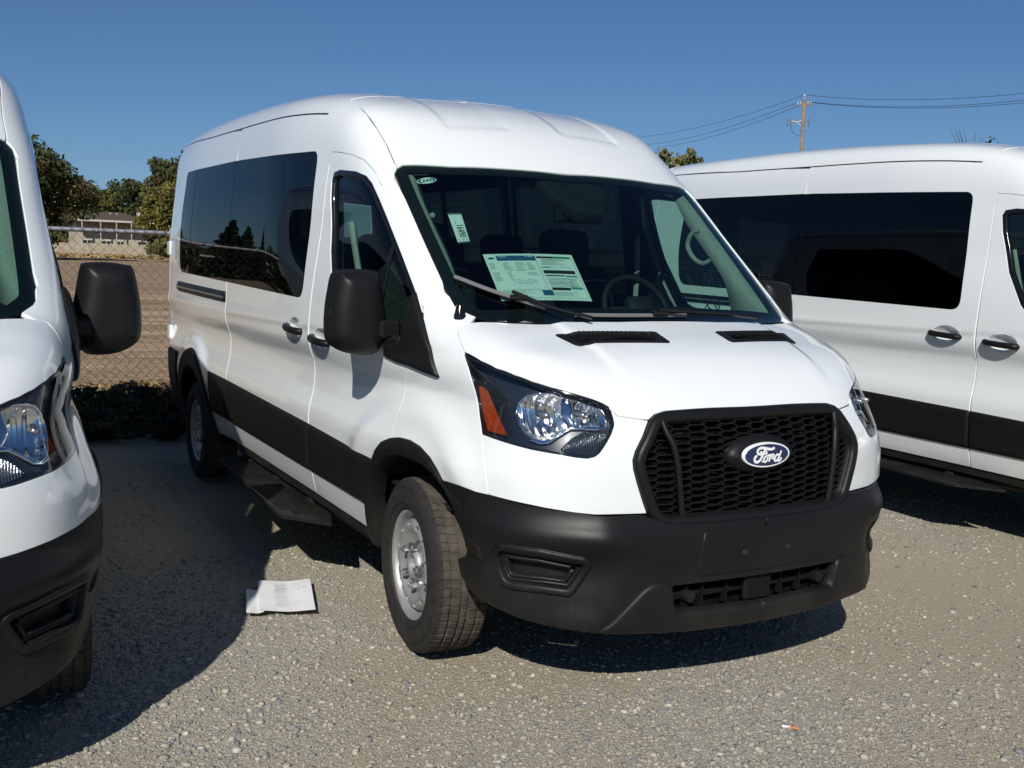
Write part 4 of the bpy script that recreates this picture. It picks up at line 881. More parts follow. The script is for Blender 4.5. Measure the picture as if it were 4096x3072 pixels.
# ---- gravel yard
gm = mat('gravel_ground', (.270, .246, .205), 1.0, spec=.0); nd, lk, bs = nodes(gm); co = objco(gm)
v1 = tex(gm, co, 'ShaderNodeTexVoronoi', 62); v2 = tex(gm, co, 'ShaderNodeTexVoronoi', 135); nb = tex(gm, co, 'ShaderNodeTexNoise', .55, 6); nf = tex(gm, co, 'ShaderNodeTexNoise', 260, 5); nm = tex(gm, co, 'ShaderNodeTexNoise', 5, 8)
hs = N(gm, 'ShaderNodeSeparateColor'); lk.new(v1.outputs['Color'], hs.inputs[0]); hs2 = N(gm, 'ShaderNodeSeparateColor'); lk.new(v2.outputs['Color'], hs2.inputs[0])
stone = ramp(gm, hs.outputs[0], [(0, (.130, .129, .121)), (.25, (.238, .229, .201)), (.55, (.329, .306, .251)), (.8, (.394, .369, .307)), (1, (.497, .475, .413))])
stone2 = ramp(gm, hs2.outputs[1], [(0, (.167, .166, .154)), (.5, (.313, .291, .234)), (1, (.421, .393, .324))])
col = mixc(gm, .45, stone, stone2)
dirt = mixc(gm, nf.outputs[0], (.346, .300, .218), (.454, .399, .296))
at = N(gm, 'ShaderNodeAttribute', attribute_name='bare')
bare = ramp(gm, val(gm, 'ADD', val(gm, 'ADD', at.outputs['Fac'], val(gm, 'MULTIPLY', nm.outputs[0], .3)), val(gm, 'MULTIPLY', nb.outputs[0], .25)), [(.42, (.08, .08, .08)), (.85, (.9, .9, .9))])
col = mixc(gm, bare, col, dirt); lk.new(col, bs.inputs['Base Color'])
hgt = val(gm, 'ADD', val(gm, 'MULTIPLY', v1.outputs['Distance'], -1.0), val(gm, 'MULTIPLY', nf.outputs[0], .5)); hgt = val(gm, 'ADD', hgt, val(gm, 'MULTIPLY', v2.outputs['Distance'], -.5))
bp = N(gm, 'ShaderNodeBump'); bp.inputs['Strength'].default_value = .8; bp.inputs['Distance'].default_value = .007; lk.new(hgt, bp.inputs['Height']); lk.new(bp.outputs[0], bs.inputs['Normal'])
gx = np.concatenate([[-900], np.linspace(-7.4, 6, 68), [40, 900]]); gy = np.concatenate([[-900, -40], np.linspace(-8, 9, 86), [60, 900]])
XX, YY = np.meshgrid(gx, gy, indexing='ij')
def ground_z(x, y): return .012*np.sin(x*1.7+.6*np.sin(y*1.1))*np.cos(y*1.3+.5)*np.exp(-(np.maximum(np.abs(x), np.abs(y))/12)**4)-.014
ZZ = np.where(XX < -100, -8., ground_z(XX, YY)); nyy = len(gy)
def patchy(x, y): return np.sin(x*1.3+1.3*np.sin(y*1.1))*np.cos(y*1.5+x*.7)+.35*np.sin(x*5.1+y*2.3)*np.sin(y*4.3-x)
go = obj('ground', mesh('ground', np.stack([XX.ravel(), YY.ravel(), ZZ.ravel()], 1), [(i*nyy+j, (i+1)*nyy+j, (i+1)*nyy+j+1, i*nyy+j+1) for i in range(len(gx)-1) for j in range(nyy-1)], gm, smooth=True), kind='structure')
at_ = go.data.attributes.new('bare', 'FLOAT', 'POINT'); at_.data.foreach_set('value', np.clip(.5-.5*patchy(XX, YY), 0, 1).astype(np.float32).ravel())
# loose stones: real geometry, four tints in one scatter
def stones(n, rmin, rmax, regionf, name, octa=False):
    t = (1+5**.5)/2; ico = np.array([(-1, t, 0), (1, t, 0), (-1, -t, 0), (1, -t, 0), (0, -1, t), (0, 1, t), (0, -1, -t), (0, 1, -t), (t, 0, -1), (t, 0, 1), (-t, 0, -1), (-t, 0, 1)])/math.hypot(1, t)
    itri = np.array([(0, 11, 5), (0, 5, 1), (0, 1, 7), (0, 7, 10), (0, 10, 11), (1, 5, 9), (5, 11, 4), (11, 10, 2), (10, 7, 6), (7, 1, 8), (3, 9, 4), (3, 4, 2), (3, 2, 6), (3, 6, 8), (3, 8, 9), (4, 9, 5), (2, 4, 11), (6, 2, 10), (8, 6, 7), (9, 8, 1)])
    if octa:
        ico = np.array([(1., 0, 0), (-1, 0, 0), (0, 1, 0), (0, -1, 0), (0, 0, 1), (0, 0, -1)]); itri = np.array([(0, 2, 4), (2, 1, 4), (1, 3, 4), (3, 0, 4), (2, 0, 5), (1, 2, 5), (3, 1, 5), (0, 3, 5)])
    nv, nt = len(ico), len(itri); P = regionf(n); n = len(P); r = rmin*(rmax/rmin)**(rng.random(n)**2.2); s = 1+rng.uniform(-.35, .35, (n, 3)); s[:, 2] *= .62
    a = rng.uniform(0, 6.28, n); jit = 1+rng.uniform(-.22, .22, (n, nv)); V = ico[None]*jit[..., None]*s[:, None]*r[:, None, None]
    x = V[..., 0]*np.cos(a)[:, None]-V[..., 1]*np.sin(a)[:, None]; y = V[..., 0]*np.sin(a)[:, None]+V[..., 1]*np.cos(a)[:, None]
    z = V[..., 2]+(ground_z(P[:, 0], P[:, 1])+r*rng.uniform(-.1, .35, n))[:, None]
    V = np.stack([x+P[:, 0:1], y+P[:, 1:2], z], -1).reshape(-1, 3); T = (itri[None]+nv*np.arange(n)[:, None, None]).reshape(-1, 3)
    me = bpy.data.meshes.new(name); me.vertices.add(len(V)); me.vertices.foreach_set('co', V.astype(np.float32).ravel()); me.loops.add(T.size); me.loops.foreach_set('vertex_index', T.astype(np.int32).ravel())
    me.polygons.add(len(T)); me.polygons.foreach_set('loop_start', np.arange(0, T.size, 3, dtype=np.int32)); me.polygons.foreach_set('loop_total', np.full(len(T), 3, dtype=np.int32))
    tints = [(.232, .229, .218), (.324, .300, .246), (.400, .371, .307), (.151, .155, .158), (.497, .475, .413), (.324, .268, .218)]
    for i, c in enumerate(tints): me.materials.append(STONE[i])
    mi = rng.choice(len(tints), n, p=[.33, .36, .25, .02, .02, .02]); me.polygons.foreach_set('material_index', np.repeat(mi, nt).astype(np.int32)); me.update(); me.validate(); return me
STONE = [noisy(mat('stone_%d' % i, c, .95, spec=.08), 90, tuple(q*.8 for q in c), tuple(min(1, q*1.2) for q in c)) for i, c in enumerate([(.232, .229, .218), (.324, .300, .246), (.400, .371, .307), (.151, .155, .158), (.497, .475, .413), (.324, .268, .218)])]
CAMP = np.array([3.67, -2.57]); FW = np.array([-.8733, .4872])
def near_region(n):
    d = 1.9+6.6*rng.random(n)**1.35; th = rng.uniform(-.56, .56, n); c, s_ = np.cos(th), np.sin(th)
    dirx = FW[0]*c-FW[1]*s_; diry = FW[0]*s_+FW[1]*c; P = np.stack([CAMP[0]+d*dirx, CAMP[1]+d*diry], 1)
    nz = patchy(P[:, 0], P[:, 1]); k = (rng.random(n) < .60+.46*nz)&(P[:, 0] > -7.2); return P[k]
gA = stones(42000, .005, .015, near_region, 'gravel'); gB = stones(200000, .003, .0075, near_region, 'gravel', octa=True)
for me_, lb_ in ((gA, 'loose grey and tan gravel stones over the yard'), (gB, 'fine tan gravel chips packed over the yard')): obj('gravel', me_, kind='stuff', label=lb_, category='gravel')

# ---- ploughed field behind the chain-link fence, rising gently
fm = mat('field_soil', (.3, .22, .15), 1.0, spec=.0); nd, lk, bs = nodes(fm); co = objco(fm)
n1 = tex(fm, co, 'ShaderNodeTexNoise', 1.0, 10, vec=(1.6, .16, 1)); n2 = tex(fm, co, 'ShaderNodeTexNoise', 14, 8); n3 = tex(fm, co, 'ShaderNodeTexNoise', .08, 5)
c1 = ramp(fm, n1.outputs[0], [(.3, (.17, .115, .072)), (.5, (.30, .215, .145)), (.7, (.44, .335, .235))]); c2 = mixc(fm, .35, c1, ramp(fm, n2.outputs[0], [(.3, (.16, .11, .07)), (.7, (.42, .32, .22))])); lk.new(c2, bs.inputs['Base Color'])
bp = N(fm, 'ShaderNodeBump'); bp.inputs['Strength'].default_value = .8; bp.inputs['Distance'].default_value = .06; lk.new(n2.outputs[0], bp.inputs['Height']); lk.new(bp.outputs[0], bs.inputs['Normal'])
fxs = np.concatenate([-7.2-np.cumsum(np.full(150, .2)), -37.2-np.cumsum(np.geomspace(.5, 40, 70))]); fxs = np.concatenate([[-7.2], fxs]); fys = np.concatenate([[-500, -120, -60], np.linspace(-30, 60, 60), [120, 300, 700]])
def field_z(x, y): return -.015+np.clip(-x-7.2, 0, 400)*.0178
FX, FY = np.meshgrid(fxs, fys, indexing='ij'); FZ = field_z(FX, FY)+.05*np.sin(FX*6.28/.9+.4*np.sin(FY*.9))*sst(-7.6, -9.5, FX)*sst(-42, -30, FX)+.03*np.sin(FX*2.3+FY*.31)*sst(-7.4, -9, FX)*sst(-45, -30, FX); m_ = len(fys)
obj('field', mesh('field', np.stack([FX.ravel(), FY.ravel(), FZ.ravel()], 1), [(i*m_+j, i*m_+j+1, (i+1)*m_+j+1, (i+1)*m_+j) for i in range(len(fxs)-1) for j in range(m_-1)], fm, smooth=True), kind='structure')

# ---- the three vans
vanC = build_van()
vanR = copy_tree(vanC); vanR.location = (.7804, 3.8019, 0); vanR.rotation_euler = (0, 0, -.04568)
vanL = copy_tree(vanC); vanL.location = (-.1717, -3.1029, 0); vanL.rotation_euler = (0, 0, .0042)
for v, t in ((vanC, 'white passenger van in the middle with a price sheet behind its windscreen'), (vanR, 'white passenger van at the right edge, nose out of view, dark side windows'), (vanL, 'white passenger van cut off by the left edge, black mirror and headlight showing')):
    v['label'] = t; v['category'] = 'van'; v['group'] = 'white passenger vans parked in a row'

# ---- printed matter on the middle van's windscreen
scrC = [o for o in vanC.children if o.name.startswith('windscreen')][0]
def quad_map(c):
    c = [np.array(p, float) for p in c]           # top-left, top-right, bottom-right, bottom-left
    return lambda u, v: (c[0]*(1-u)+c[1]*u)*(1-v)+(c[3]*(1-u)+c[2]*u)*v
def on_glass(p, off):
    E = basis((.64, 0, .77)); p = np.asarray(p, float); one = p.ndim == 1; p = np.atleast_2d(p); q = np.stack([p@E[0], p@E[1]], 1); d0 = p@E[2]; r = lift(q, E, fbody, d0.min()-.12, d0.max()+.12, off); return r[0] if one else r
def sheet(name, qm, rects, material, off, parent, nu=1, **props):
    b = MB()
    for (u0, v0, u1, v1) in rects:
        k = max(1, int(abs(u1-u0)*nu+.5)); vs = []
        for i in range(k+1):
            u = u0+(u1-u0)*i/k; vs += [qm(u, v0), qm(u, v1)]
        b.add(vs, [(2*i, 2*i+1, 2*i+3, 2*i+2) for i in range(k)])
    b.v = on_glass(np.array(b.v), off)
    return obj(name, b.me(name, material), parent, **props)
def text_mesh(name, body, qm, box, material, offf, parent, rot=False, align=None):
    cu = bpy.data.curves.new(name, 'FONT'); cu.body = body; cu.resolution_u = 2; t = bpy.data.objects.new(name, cu); COL.objects.link(t)
    dg = bpy.context.evaluated_depsgraph_get(); me = bpy.data.meshes.new_from_object(t.evaluated_get(dg)); bpy.data.objects.remove(t); bpy.data.curves.remove(cu)
    V = np.array([tuple(v.co) for v in me.vertices]); mn, mx = V.min(0), V.max(0); W = (V[:, 0]-mn[0])/(mx[0]-mn[0]); H = (V[:, 1]-mn[1])/(mx[1]-mn[1])
    if rot: u = box[0]+(box[2]-box[0])*H; v = box[1]+(box[3]-box[1])*W
    else: u = box[0]+(box[2]-box[0])*W; v = box[3]+(box[1]-box[3])*H
    me.vertices.foreach_set('co', offf(np.array([qm(u[i], v[i]) for i in range(len(u))])).astype(np.float32).ravel())
    me.materials.clear(); me.materials.append(material); return obj(name, me, parent)
SH = quad_map([(-.097, -.616, 1.582), (-.044, -.224, 1.592), (.175, -.256, 1.405), (.114, -.637, 1.400)])
ws = sheet('price_sheet', SH, [(0, 0, 1, 1)], M['paper'], -.014, scrC, 10, label='white printed price sheet behind the windscreen')
sheet('blue_header', SH, [(.125, .045, .555, .155), (.56-.08, .79, .665-.07, .90)], M['ink_blue'], -.0125, scrC, 10).name = 'sheet_blue_blocks'
sheet('green_bar', SH, [(.755, .06, .96, .10), (.58, .295, .68, .31)], M['ink_green'], -.0125, scrC, 6)
sheet('black_bars', SH, [(.57, .06, .755, .10), (.585, .365, .945, .435), (.59, .47, .81, .49), (.60, .735, .81, .79)], M['ink_black'], -.0125, scrC, 8)
sheet('cyan_blocks', SH, [(.82, .475, .95, .505), (.82, .72, .95, .765)], mat('cyan_ink', (.05, .26, .38), .7), -.0125, scrC, 4)
fine = []
for (u0, u1, vv) in ((.03, .10, (.20, .34)), (.17, .26, (.20, .36)), (.30, .41, (.20, .37)), (.43, .53, (.20, .36)), (.03, .13, (.41, .60)), (.19, .23, (.41, .54)), (.40, .53, (.41, .48)), (.05, .40, (.80, .93)), (.60, .90, (.14, .26)), (.60, .92, (.53, .70)), (.83, .94, (.54, .70)), (.60, .90, (.83, .92))):
    k = 0; v_ = vv[0]
    while v_ < vv[1]:
        fine.append((u0, v_, u0+(u1-u0)*random.uniform(.55, 1), v_+.010)); v_ += .024
sheet('fine_print', SH, fine, M['ink_light'], -.0125, scrC, 6)
sheet('rules', SH, [(.555, .04, .558, .96), (.57, .29, .93, .293), (.03, .78, .48, .783), (.03, .955, .97, .958), (.02, .03, .022, .96), (.975, .05, .977, .95), (.58, .56, .81, .563), (.58, .64, .81, .643)], M['ink'], -.0125, scrC, 8)
og = lambda off: (lambda p: on_glass(p, off))
text_mesh('sheet_title', 'TRANSIT', SH, (.14, .055, .24, .090), M['paper'], og(-.0115), scrC); text_mesh('sheet_code', 'A16261', SH, (.44, .05, .535, .085), M['paper'], og(-.0115), scrC)
text_mesh('sheet_watermark', 'TOUGH', SH, (.20, .565, .46, .66), M['ink_light'], og(-.0115), scrC); text_mesh('sheet_watermark', 'BUILT', SH, (.20, .24, .46, .38), mat('faint_ink', (.64, .67, .66), .8), og(-.0118), scrC)
text_mesh('sheet_heading', 'Environmental Performance', SH, (.63, .115, .88, .145), M['ink'], og(-.0115), scrC)
el2 = lambda u, v, a, c: [(u+a*math.cos(t), v+c*math.sin(t)) for t in np.linspace(0, 2*math.pi, 19)[:-1]]
def poly_on(name, qm, pts, material, off, parent):
    return obj(name, mesh(name, on_glass(np.array([qm(*p) for p in pts]), off), [tuple(range(len(pts)))], material), parent)
poly_on('sheet_oval', SH, el2(.07, .10, .035, .022), M['ink_blue'], -.0125, scrC)
ST = quad_map([(-.314, -.675, 1.751), (-.302, -.618, 1.754), (-.160, -.643, 1.630), (-.166, -.694, 1.623)])
sheet('stock_label', ST, [(0, 0, 1, 1)], M['paper'], -.012, scrC, 3, label='narrow white stock number label on the windscreen')
text_mesh('stock_number', '16490', ST, (.28, .42, .88, .82), M['ink_black'], og(-.0105), scrC, rot=True)
sheet('label_bands', ST, [(0, 0, 1, .05), (0, .965, 1, 1), (.3, .27, .34, .38), (.15, .88, .2, .93), (.5, .87, .55, .94), (.75, .87, .8, .94)], M['ink'], -.0108, scrC, 2)
c0 = np.array([-.492, -.693, 1.897]); OV = lambda u, v: c0+np.array([0, .045, .004])*u+np.array([-.016, 0, .0135])*v
poly_on('oval_sticker', OV, el2(0, 0, 1, 1), M['paper'], -.012, scrC); 
for t0, t1 in ((2.3, 4.0), (-.8, .9)):
    b = MB(); tt = np.linspace(t0, t1, 9); b.add([on_glass(OV(r*math.cos(t), r*math.sin(t)), -.0108) for t in tt for r in (.66, .88)], [(2*i, 2*i+1, 2*i+3, 2*i+2) for i in range(8)]); obj('sticker_arc', b.me('sticker_arc', M['ink_blue']), scrC)
for u in (-.28, .05, .36): poly_on('sticker_mark', OV, el2(u, 0, .12, .35), M['ink'], -.0108, scrC)
# marker writing on the driver's window
def side_glass(x, z): 
    E = basis((.12, -1, .12)); 
    p = lift(np.array([[np.dot((x, -1, z), E[0]), np.dot((x, -1, z), E[1])]]), E, fbody, .6, 1.3, -.016)[0]; return (p[0], -p[1], p[2])
dL = [o for o in vanC.children if o.name.startswith('front_door')]; dL = [o for o in dL if sum(v.co.y for v in list(o.data.vertices)[:50]) > 0][0]
b = MB()
for pts in ([(0, 0), (.02, .075), (.045, .01), (.065, .075), (.085, .005)], [(.10, .03), (.125, .05), (.13, .005), (.10, .01), (.135, .04)], [(-.01, -.12), (.05, -.06), (.02, -.10), (.065, -.12)], [(.06, -.07), (.10, -.12), (.12, -.06), (.09, -.10)], [(.03, -.21), (.085, -.15)], [(.035, -.15), (.08, -.215)], [(.10, -.19), (.13, -.16), (.135, -.20), (.105, -.205)], [(.15, -.215), (.19, -.15)], [(.15, -.155), (.185, -.215)]):
    b.tube([side_glass(-.62+p[0]*1.1, 1.46+p[1]) for p in catmull(pts, 3)], .0035, 4)
obj('marker_writing', b.me('marker_writing', M['chalk']), dL)

# ---- chain-link fence
FXX = -7.0; galv = noisy(mat('galvanised_steel', (.38, .39, .40), .45, .5), 30, (.30, .31, .32), (.46, .47, .48), rough=(.35, .6))
fence = empty('chain_link_fence', (FXX, 0, 0), label='galvanised chain-link fence with top rail behind the vans', category='fence')
y0, y1 = -16., 12.
obj('top_rail', autosmooth(MB().tube([(0, y0, 1.812), (0, y1, 1.812)], .021, 12).me('top_rail', galv)), fence)
pm = autosmooth(MB().tube([(0, 0, -.05), (0, 0, 1.83)], .030, 12).lathe([(.034, 1.80), (.034, 1.845), (.02, 1.865), (0, 1.868)], 12, 'z').me('post', galv))
for y in np.arange(-15.55, 12, 3.01): p = obj('post', pm, fence); p.location = (.03, y, 0)
b = MB(); wv = .094; wm = noisy(mat('fence_wire', (.09, .09, .09), .6, .3), 5, (.06, .06, .06), (.14, .14, .14))
for k in range(int((y1-y0+2)/wv)):
    ya = y0-2+k*wv
    for sgn in (1, -1):
        z0_, z1_ = .03, 1.86; pa = [(.028+.003*sgn, ya+(z0_ if sgn > 0 else 1.86-z0_)*1.0, z0_), (.028+.003*sgn, ya+(z1_ if sgn > 0 else 1.86-z1_)*1.0, z1_)]
        b.tube(pa, .0016, 4, cap=False)
cl = obj('chain_link', b.me('chain_link', wm), fence, kind='stuff')
b = MB()
tm = MB().lathe([(.024, -.004), (.027, 0), (.024, .004)], 12, 'y', (0, 0, 1.812)).me('tie_wire', wm)
for y in np.arange(-4.9, 2, .62): t = obj('tie_wire', tm, fence); t.location = (0, y, 0)

# ---- vegetation
def leafmat(name, a, b_, trans=.25):
    m = mat(name, a, .7, spec=.25); nd, lk, bs = nodes(m); oi = N(m, 'ShaderNodeObjectInfo'); co = objco(m)
    n = tex(m, co, 'ShaderNodeTexNoise', .9, 6); lk.new(ramp(m, n.outputs[0], [(.32, a), (.68, b_)]), bs.inputs['Base Color']); return m
LM = dict(dark=leafmat('dark_leaf', (.030, .044, .016), (.085, .105, .036)), olive=leafmat('olive_leaf', (.06, .07, .02), (.18, .17, .045)), yellow=leafmat('yellowing_leaf', (.07, .075, .02), (.21, .18, .045)), conifer=leafmat('conifer_needles', (.010, .018, .010), (.03, .042, .022)), weed=leafmat('weed_leaf', (.022, .028, .016), (.06, .064, .038)), dry=leafmat('dry_leaf', (.22, .15, .06), (.42, .31, .14)), rust=leafmat('rusty_leaf', (.05, .04, .016), (.115, .085, .035)))
bark = noisy(mat('bark', (.10, .075, .055), .95, spec=.1), 6, (.07, .052, .038), (.15, .115, .085), bump=.6, bdist=.03, bscale=12)
def leaf_quads(C, size, name, materials, weights, up=.25, aspect=1.6):
    n = len(C); nrm = rng.normal(size=(n, 3)); nrm[:, 2] += up; nrm /= np.linalg.norm(nrm, axis=1, keepdims=True); a = np.cross(nrm, rng.normal(size=(n, 3))); a /= np.linalg.norm(a, axis=1, keepdims=True); c = np.cross(nrm, a)
    s = size*(.55+.9*rng.random(n))[:, None]; a = a*s*aspect*.5; c = c*s*.5
    V = np.stack([C-a, C+c*.9-a*.1, C+a, C-c*.9-a*.1], 1).reshape(-1, 3); F = np.arange(4*n).reshape(n, 4)
    me = bpy.data.meshes.new(name); me.vertices.add(4*n); me.vertices.foreach_set('co', V.astype(np.float32).ravel()); me.loops.add(4*n); me.loops.foreach_set('vertex_index', F.astype(np.int32).ravel()); me.polygons.add(n)
    me.polygons.foreach_set('loop_start', np.arange(0, 4*n, 4, dtype=np.int32)); me.polygons.foreach_set('loop_total', np.full(n, 4, dtype=np.int32))
    for m in materials: me.materials.append(m)
    return me
def crown(center, rad, nclump, nleaf, lsize, mats, wts, name='crown', flat=.75, seedv=None):
    """leaf clumps spread through an uneven ellipsoid; each clump has one tint"""
    c = np.array(center); r = np.array(rad); u = rng.normal(size=(nclump, 3)); u /= np.linalg.norm(u, axis=1, keepdims=True); k = (.45+.55*rng.random(nclump)**.5)*(1+.22*np.sin(u[:, 0]*5+1)*np.cos(u[:, 2]*4+c[1])); P = u*k[:, None]; P[:, 2] = np.maximum(P[:, 2], -.75)
    cs = rng.uniform(.14, .30, nclump); C = []; mi = []
    for i in range(nclump):
        m = max(4, int(nleaf/nclump*(cs[i]/.22)**2)); q = rng.normal(size=(m, 3)); q /= np.linalg.norm(q, axis=1, keepdims=True); q *= (rng.random(m)**.45)[:, None]*cs[i]; q[:, 2] *= flat; C.append(P[i]+q); mi += [rng.choice(len(mats), p=wts)]*m
    C = np.concatenate(C)*r+c; me = leaf_quads(C, lsize, name, mats, None); mi = np.array(mi); fl = rng.random(len(mi)) < .2; mi[fl] = rng.choice(len(mats), fl.sum(), p=wts); me.polygons.foreach_set('material_index', mi.astype(np.int32)); me.update(); return me
def limbs(h, r, spread, n=6, z0=.3):
    b = MB(); b.tube([(0, 0, -.3), (.02*h, .01*h, h*.3), (-.01*h, .02*h, h*.62), (.01*h, 0, h*.9)], [r*1.25, r, r*.65, r*.2], 8)
    for k in range(n):
        a = 6.28*k/n+random.uniform(-.4, .4); z = h*random.uniform(z0, .6); L = spread*random.uniform(.6, .95); b.tube([(0, 0, z), (L*.45*math.cos(a), L*.45*math.sin(a), z+h*.13), (L*math.cos(a), L*math.sin(a), z+h*random.uniform(.2, .33))], [r*.5, r*.3, r*.08], 6)
    return b.me('trunk', bark, True)
def tree(name, x, y, top, w, mats, wts, label, nleaf=6000, base=None, lsize=.5, nclump=110, low=.25, group='trees beyond the field'):
    z = float(field_z(np.array(x), np.array(y))) if base is None else base; h = top-z; t = empty(name, (x, y, z), label=label, category='tree', group=group)
    obj('trunk', limbs(h*.85, h*.028, w*.42), t); obj('crown', crown((0, 0, h*(low+1)/2), (w*.5, w*.5, h*(1-low)/2), nclump, nleaf, lsize, mats, wts), t); return t
D, OL, YL, RU = LM['dark'], LM['olive'], LM['yellow'], LM['rust']
tree('broadleaf_tree', -114, 4.0, 14.6, 13.0, [D, OL, RU], [.55, .2, .25], 'dark rusty-green tree left of the brown-roofed house, beside the left van', 42000, lsize=.25, nclump=190, low=.02)
tree('broadleaf_tree', -172, 16.2, 10.8, 7.5, [YL, OL], [.6, .4], 'small yellow-green tree behind the left end of the house roof', 6000, lsize=.36, low=.15)
tree('broadleaf_tree', -175, 20.2, 13.6, 9.5, [D, OL], [.75, .25], 'rounded dark green tree behind the middle of the house', 16000, lsize=.3, low=.15)
tree('broadleaf_tree', -176, 25.5, 15.0, 9.0, [D, OL], [.85, .15], 'tall dark green tree behind the right end of the house', 16000, lsize=.3, low=.15)
tree('broadleaf_tree', -122, 24.3, 14.8, 9.6, [D, OL, RU], [.6, .2, .2], 'tall dark tree rising behind the rear of the middle van', 30000, lsize=.25, nclump=140, low=.3)
tree('broadleaf_tree', -118, 21.9, 10.6, 8.0, [YL, OL], [.7, .3], 'yellow-green leafy tree right of the house, beside the middle van', 30000, lsize=.22, nclump=130, low=.02)
tree('broadleaf_tree', -83, 65.0, 14.6, 6.0, [YL, OL], [.55, .45], 'yellow-green treetop showing over the right van by the wires', 3500, base=0, lsize=.32, low=.3)
t = tree('broadleaf_tree', -63.5, 84.4, 15.4, 5.6, [OL, D], [.6, .4], 'thin bare-topped tree peeking over the right van roof', 1500, base=0, lsize=.3, low=.35)
b = MB()
for k in range(9):
    a = random.uniform(0, 6.28); L = random.uniform(.8, 2.2); b.tube([(0, 0, 12.5), (L*.5*math.cos(a), L*.5*math.sin(a), 14.6), (L*math.cos(a), L*math.sin(a), random.uniform(15.6, 17.0))], [.05, .03, .012], 5)
obj('bare_twigs', b.me('bare_twigs', bark), t)
def conifer(x, y, top, w, label):
    z = float(field_z(np.array(x), np.array(y))); h = top-z; C = []; 
    for i in range(26):
        f = i/26; zz = h*(.1+.9*f); rr = w*.5*(1-f)**.85*(1+.25*math.sin(i*2.1)); m = int(520*(1-f)+40); a = rng.uniform(0, 6.28, m); q = rr*rng.random(m)**.5; C.append(np.stack([q*np.cos(a), q*np.sin(a), zz-q*.35+rng.normal(0, .12, m)], 1))
    t = empty('conifer_tree', (x, y, z), label=label, category='tree', group='trees beyond the field'); obj('trunk', MB().tube([(0, 0, -.3), (0, 0, h*.97)], [w*.06, .02], 8).me('trunk', bark, True), t); me = leaf_quads(np.concatenate(C), .26, 'crown', [LM['conifer']], None); me.update(); obj('crown', me, t)
conifer(-100.1, -24.7, 10.6, 5.2, 'tall conifer mirrored in the rear side window of the middle van')
conifer(-99.0, -26.1, 9.6, 4.0, 'slender conifer mirrored at the window seam of the middle van')
conifer(-98.2, -28.8, 10.0, 5.4, 'broad conifer mirrored in the sliding door window of the middle van')
for ti, (x, y, tp, w_) in enumerate(((-101, -20.5, 6.4, 6), (-103, -23, 5.8, 5), (-104, -27.5, 6.5, 7), (-103, -31.5, 6.3, 6), (-101, -35.5, 7.6, 7), (-103, -16, 6.5, 7), (-104, -12, 7.5, 7))):
    tree('broadleaf_tree', x, y, tp, w_, [D, OL], [.8, .2], 'low dark tree %s, mirrored in the middle van' % ('left of the conifers', 'behind the tallest conifer', 'behind the broad conifer', 'right of the broad conifer', 'at the far right of the row', 'second from the left end', 'at the left end')[ti], 5000, lsize=.28, nclump=80, low=.05)
# weeds heaped along the fence foot
def weed(x, y, rx, ry, h, mats, wts, name, label, n, ls, cat='weeds', group='weeds along the fence foot'):
    t = empty(name, (x, y, 0), label=label, category=cat, group=group); st = MB()
    for k in range(14):
        a = random.uniform(0, 6.28); q = random.uniform(.3, 1); st.tube([(0, 0, 0), (rx*.5*q*math.cos(a), ry*.5*q*math.sin(a), h*.5), (rx*q*math.cos(a), ry*q*math.sin(a), h*random.uniform(.5, 1.05))], [.006, .004, .002], 4)
    obj('stems', st.me('stems', bark), t); obj('foliage', crown((0, 0, h*.42), (rx, ry, h*.58), 70, n, ls, mats, wts, 'foliage', flat=.9), t)
WD = LM['weed']
weed(-6.35, -2.25, .55, .60, .40, [WD, D, RU], [.5, .25, .25], 'weed_clump', 'dark tangled weed clump by the left van headlight', 10000, .022)
weed(-6.15, -1.45, .60, .62, .37, [WD, D, RU], [.5, .25, .25], 'weed_clump', 'dark tangled weed clump between the two vans', 11000, .022)
weed(-6.45, -.72, .50, .55, .34, [WD, RU], [.7, .3], 'weed_clump', 'dark weed clump by the rear wheel of the middle van', 9000, .022)
weed(-5.7, -1.9, .45, .5, .26, [WD, D], [.6, .4], 'weed_clump', 'low dark weeds spreading out from the fence onto gravel', 3500, .03)
weed(-5.75, -1.0, .5, .5, .26, [WD, D], [.6, .4], 'weed_clump', 'low dark weeds just behind the middle van rear wheel', 3500, .03)
for i in range(7): weed(-7.25-.25*random.random(), -2.2+i*.33, .18, .22, .26+.10*random.random(), [LM['dry'], WD, RU], [.55, .25, .2], 'dry_plant', 'dry leafy plant at the chain-link fence, %s counted from the left van' % ('first', 'second', 'third', 'fourth', 'fifth', 'sixth', 'last')[i], 420, .045, 'plant', 'dry plants at the chain-link fence')
n = 5200; P = np.stack([-7.15-2.6*rng.random(n)**1.6, rng.uniform(-6.5, 3, n), np.zeros(n)], 1); P[:, 2] = field_z(P[:, 0], P[:, 1])+.015+.05*rng.random(n)**2
me = leaf_quads(P, .055, 'leaf_litter', [LM['dry'], LM['rust']], None, up=1.2); me.polygons.foreach_set('material_index', (rng.random(n) < .25).astype(np.int32)); me.update(); obj('leaf_litter', me, kind='stuff', label='dry leaf litter along the far side of the fence', category='leaf litter')
n = 9000; P = np.stack([rng.uniform(-148, -138, n), rng.uniform(-40, 60, n), np.zeros(n)], 1); P[:, 2] = field_z(P[:, 0], P[:, 1])+.15*rng.random(n); me = leaf_quads(P, .6, 'dry_grass', [LM['dry']], None, up=.1); me.update(); obj('dry_grass', me, kind='stuff', label='dry golden grass at the far edge of the field', category='grass')

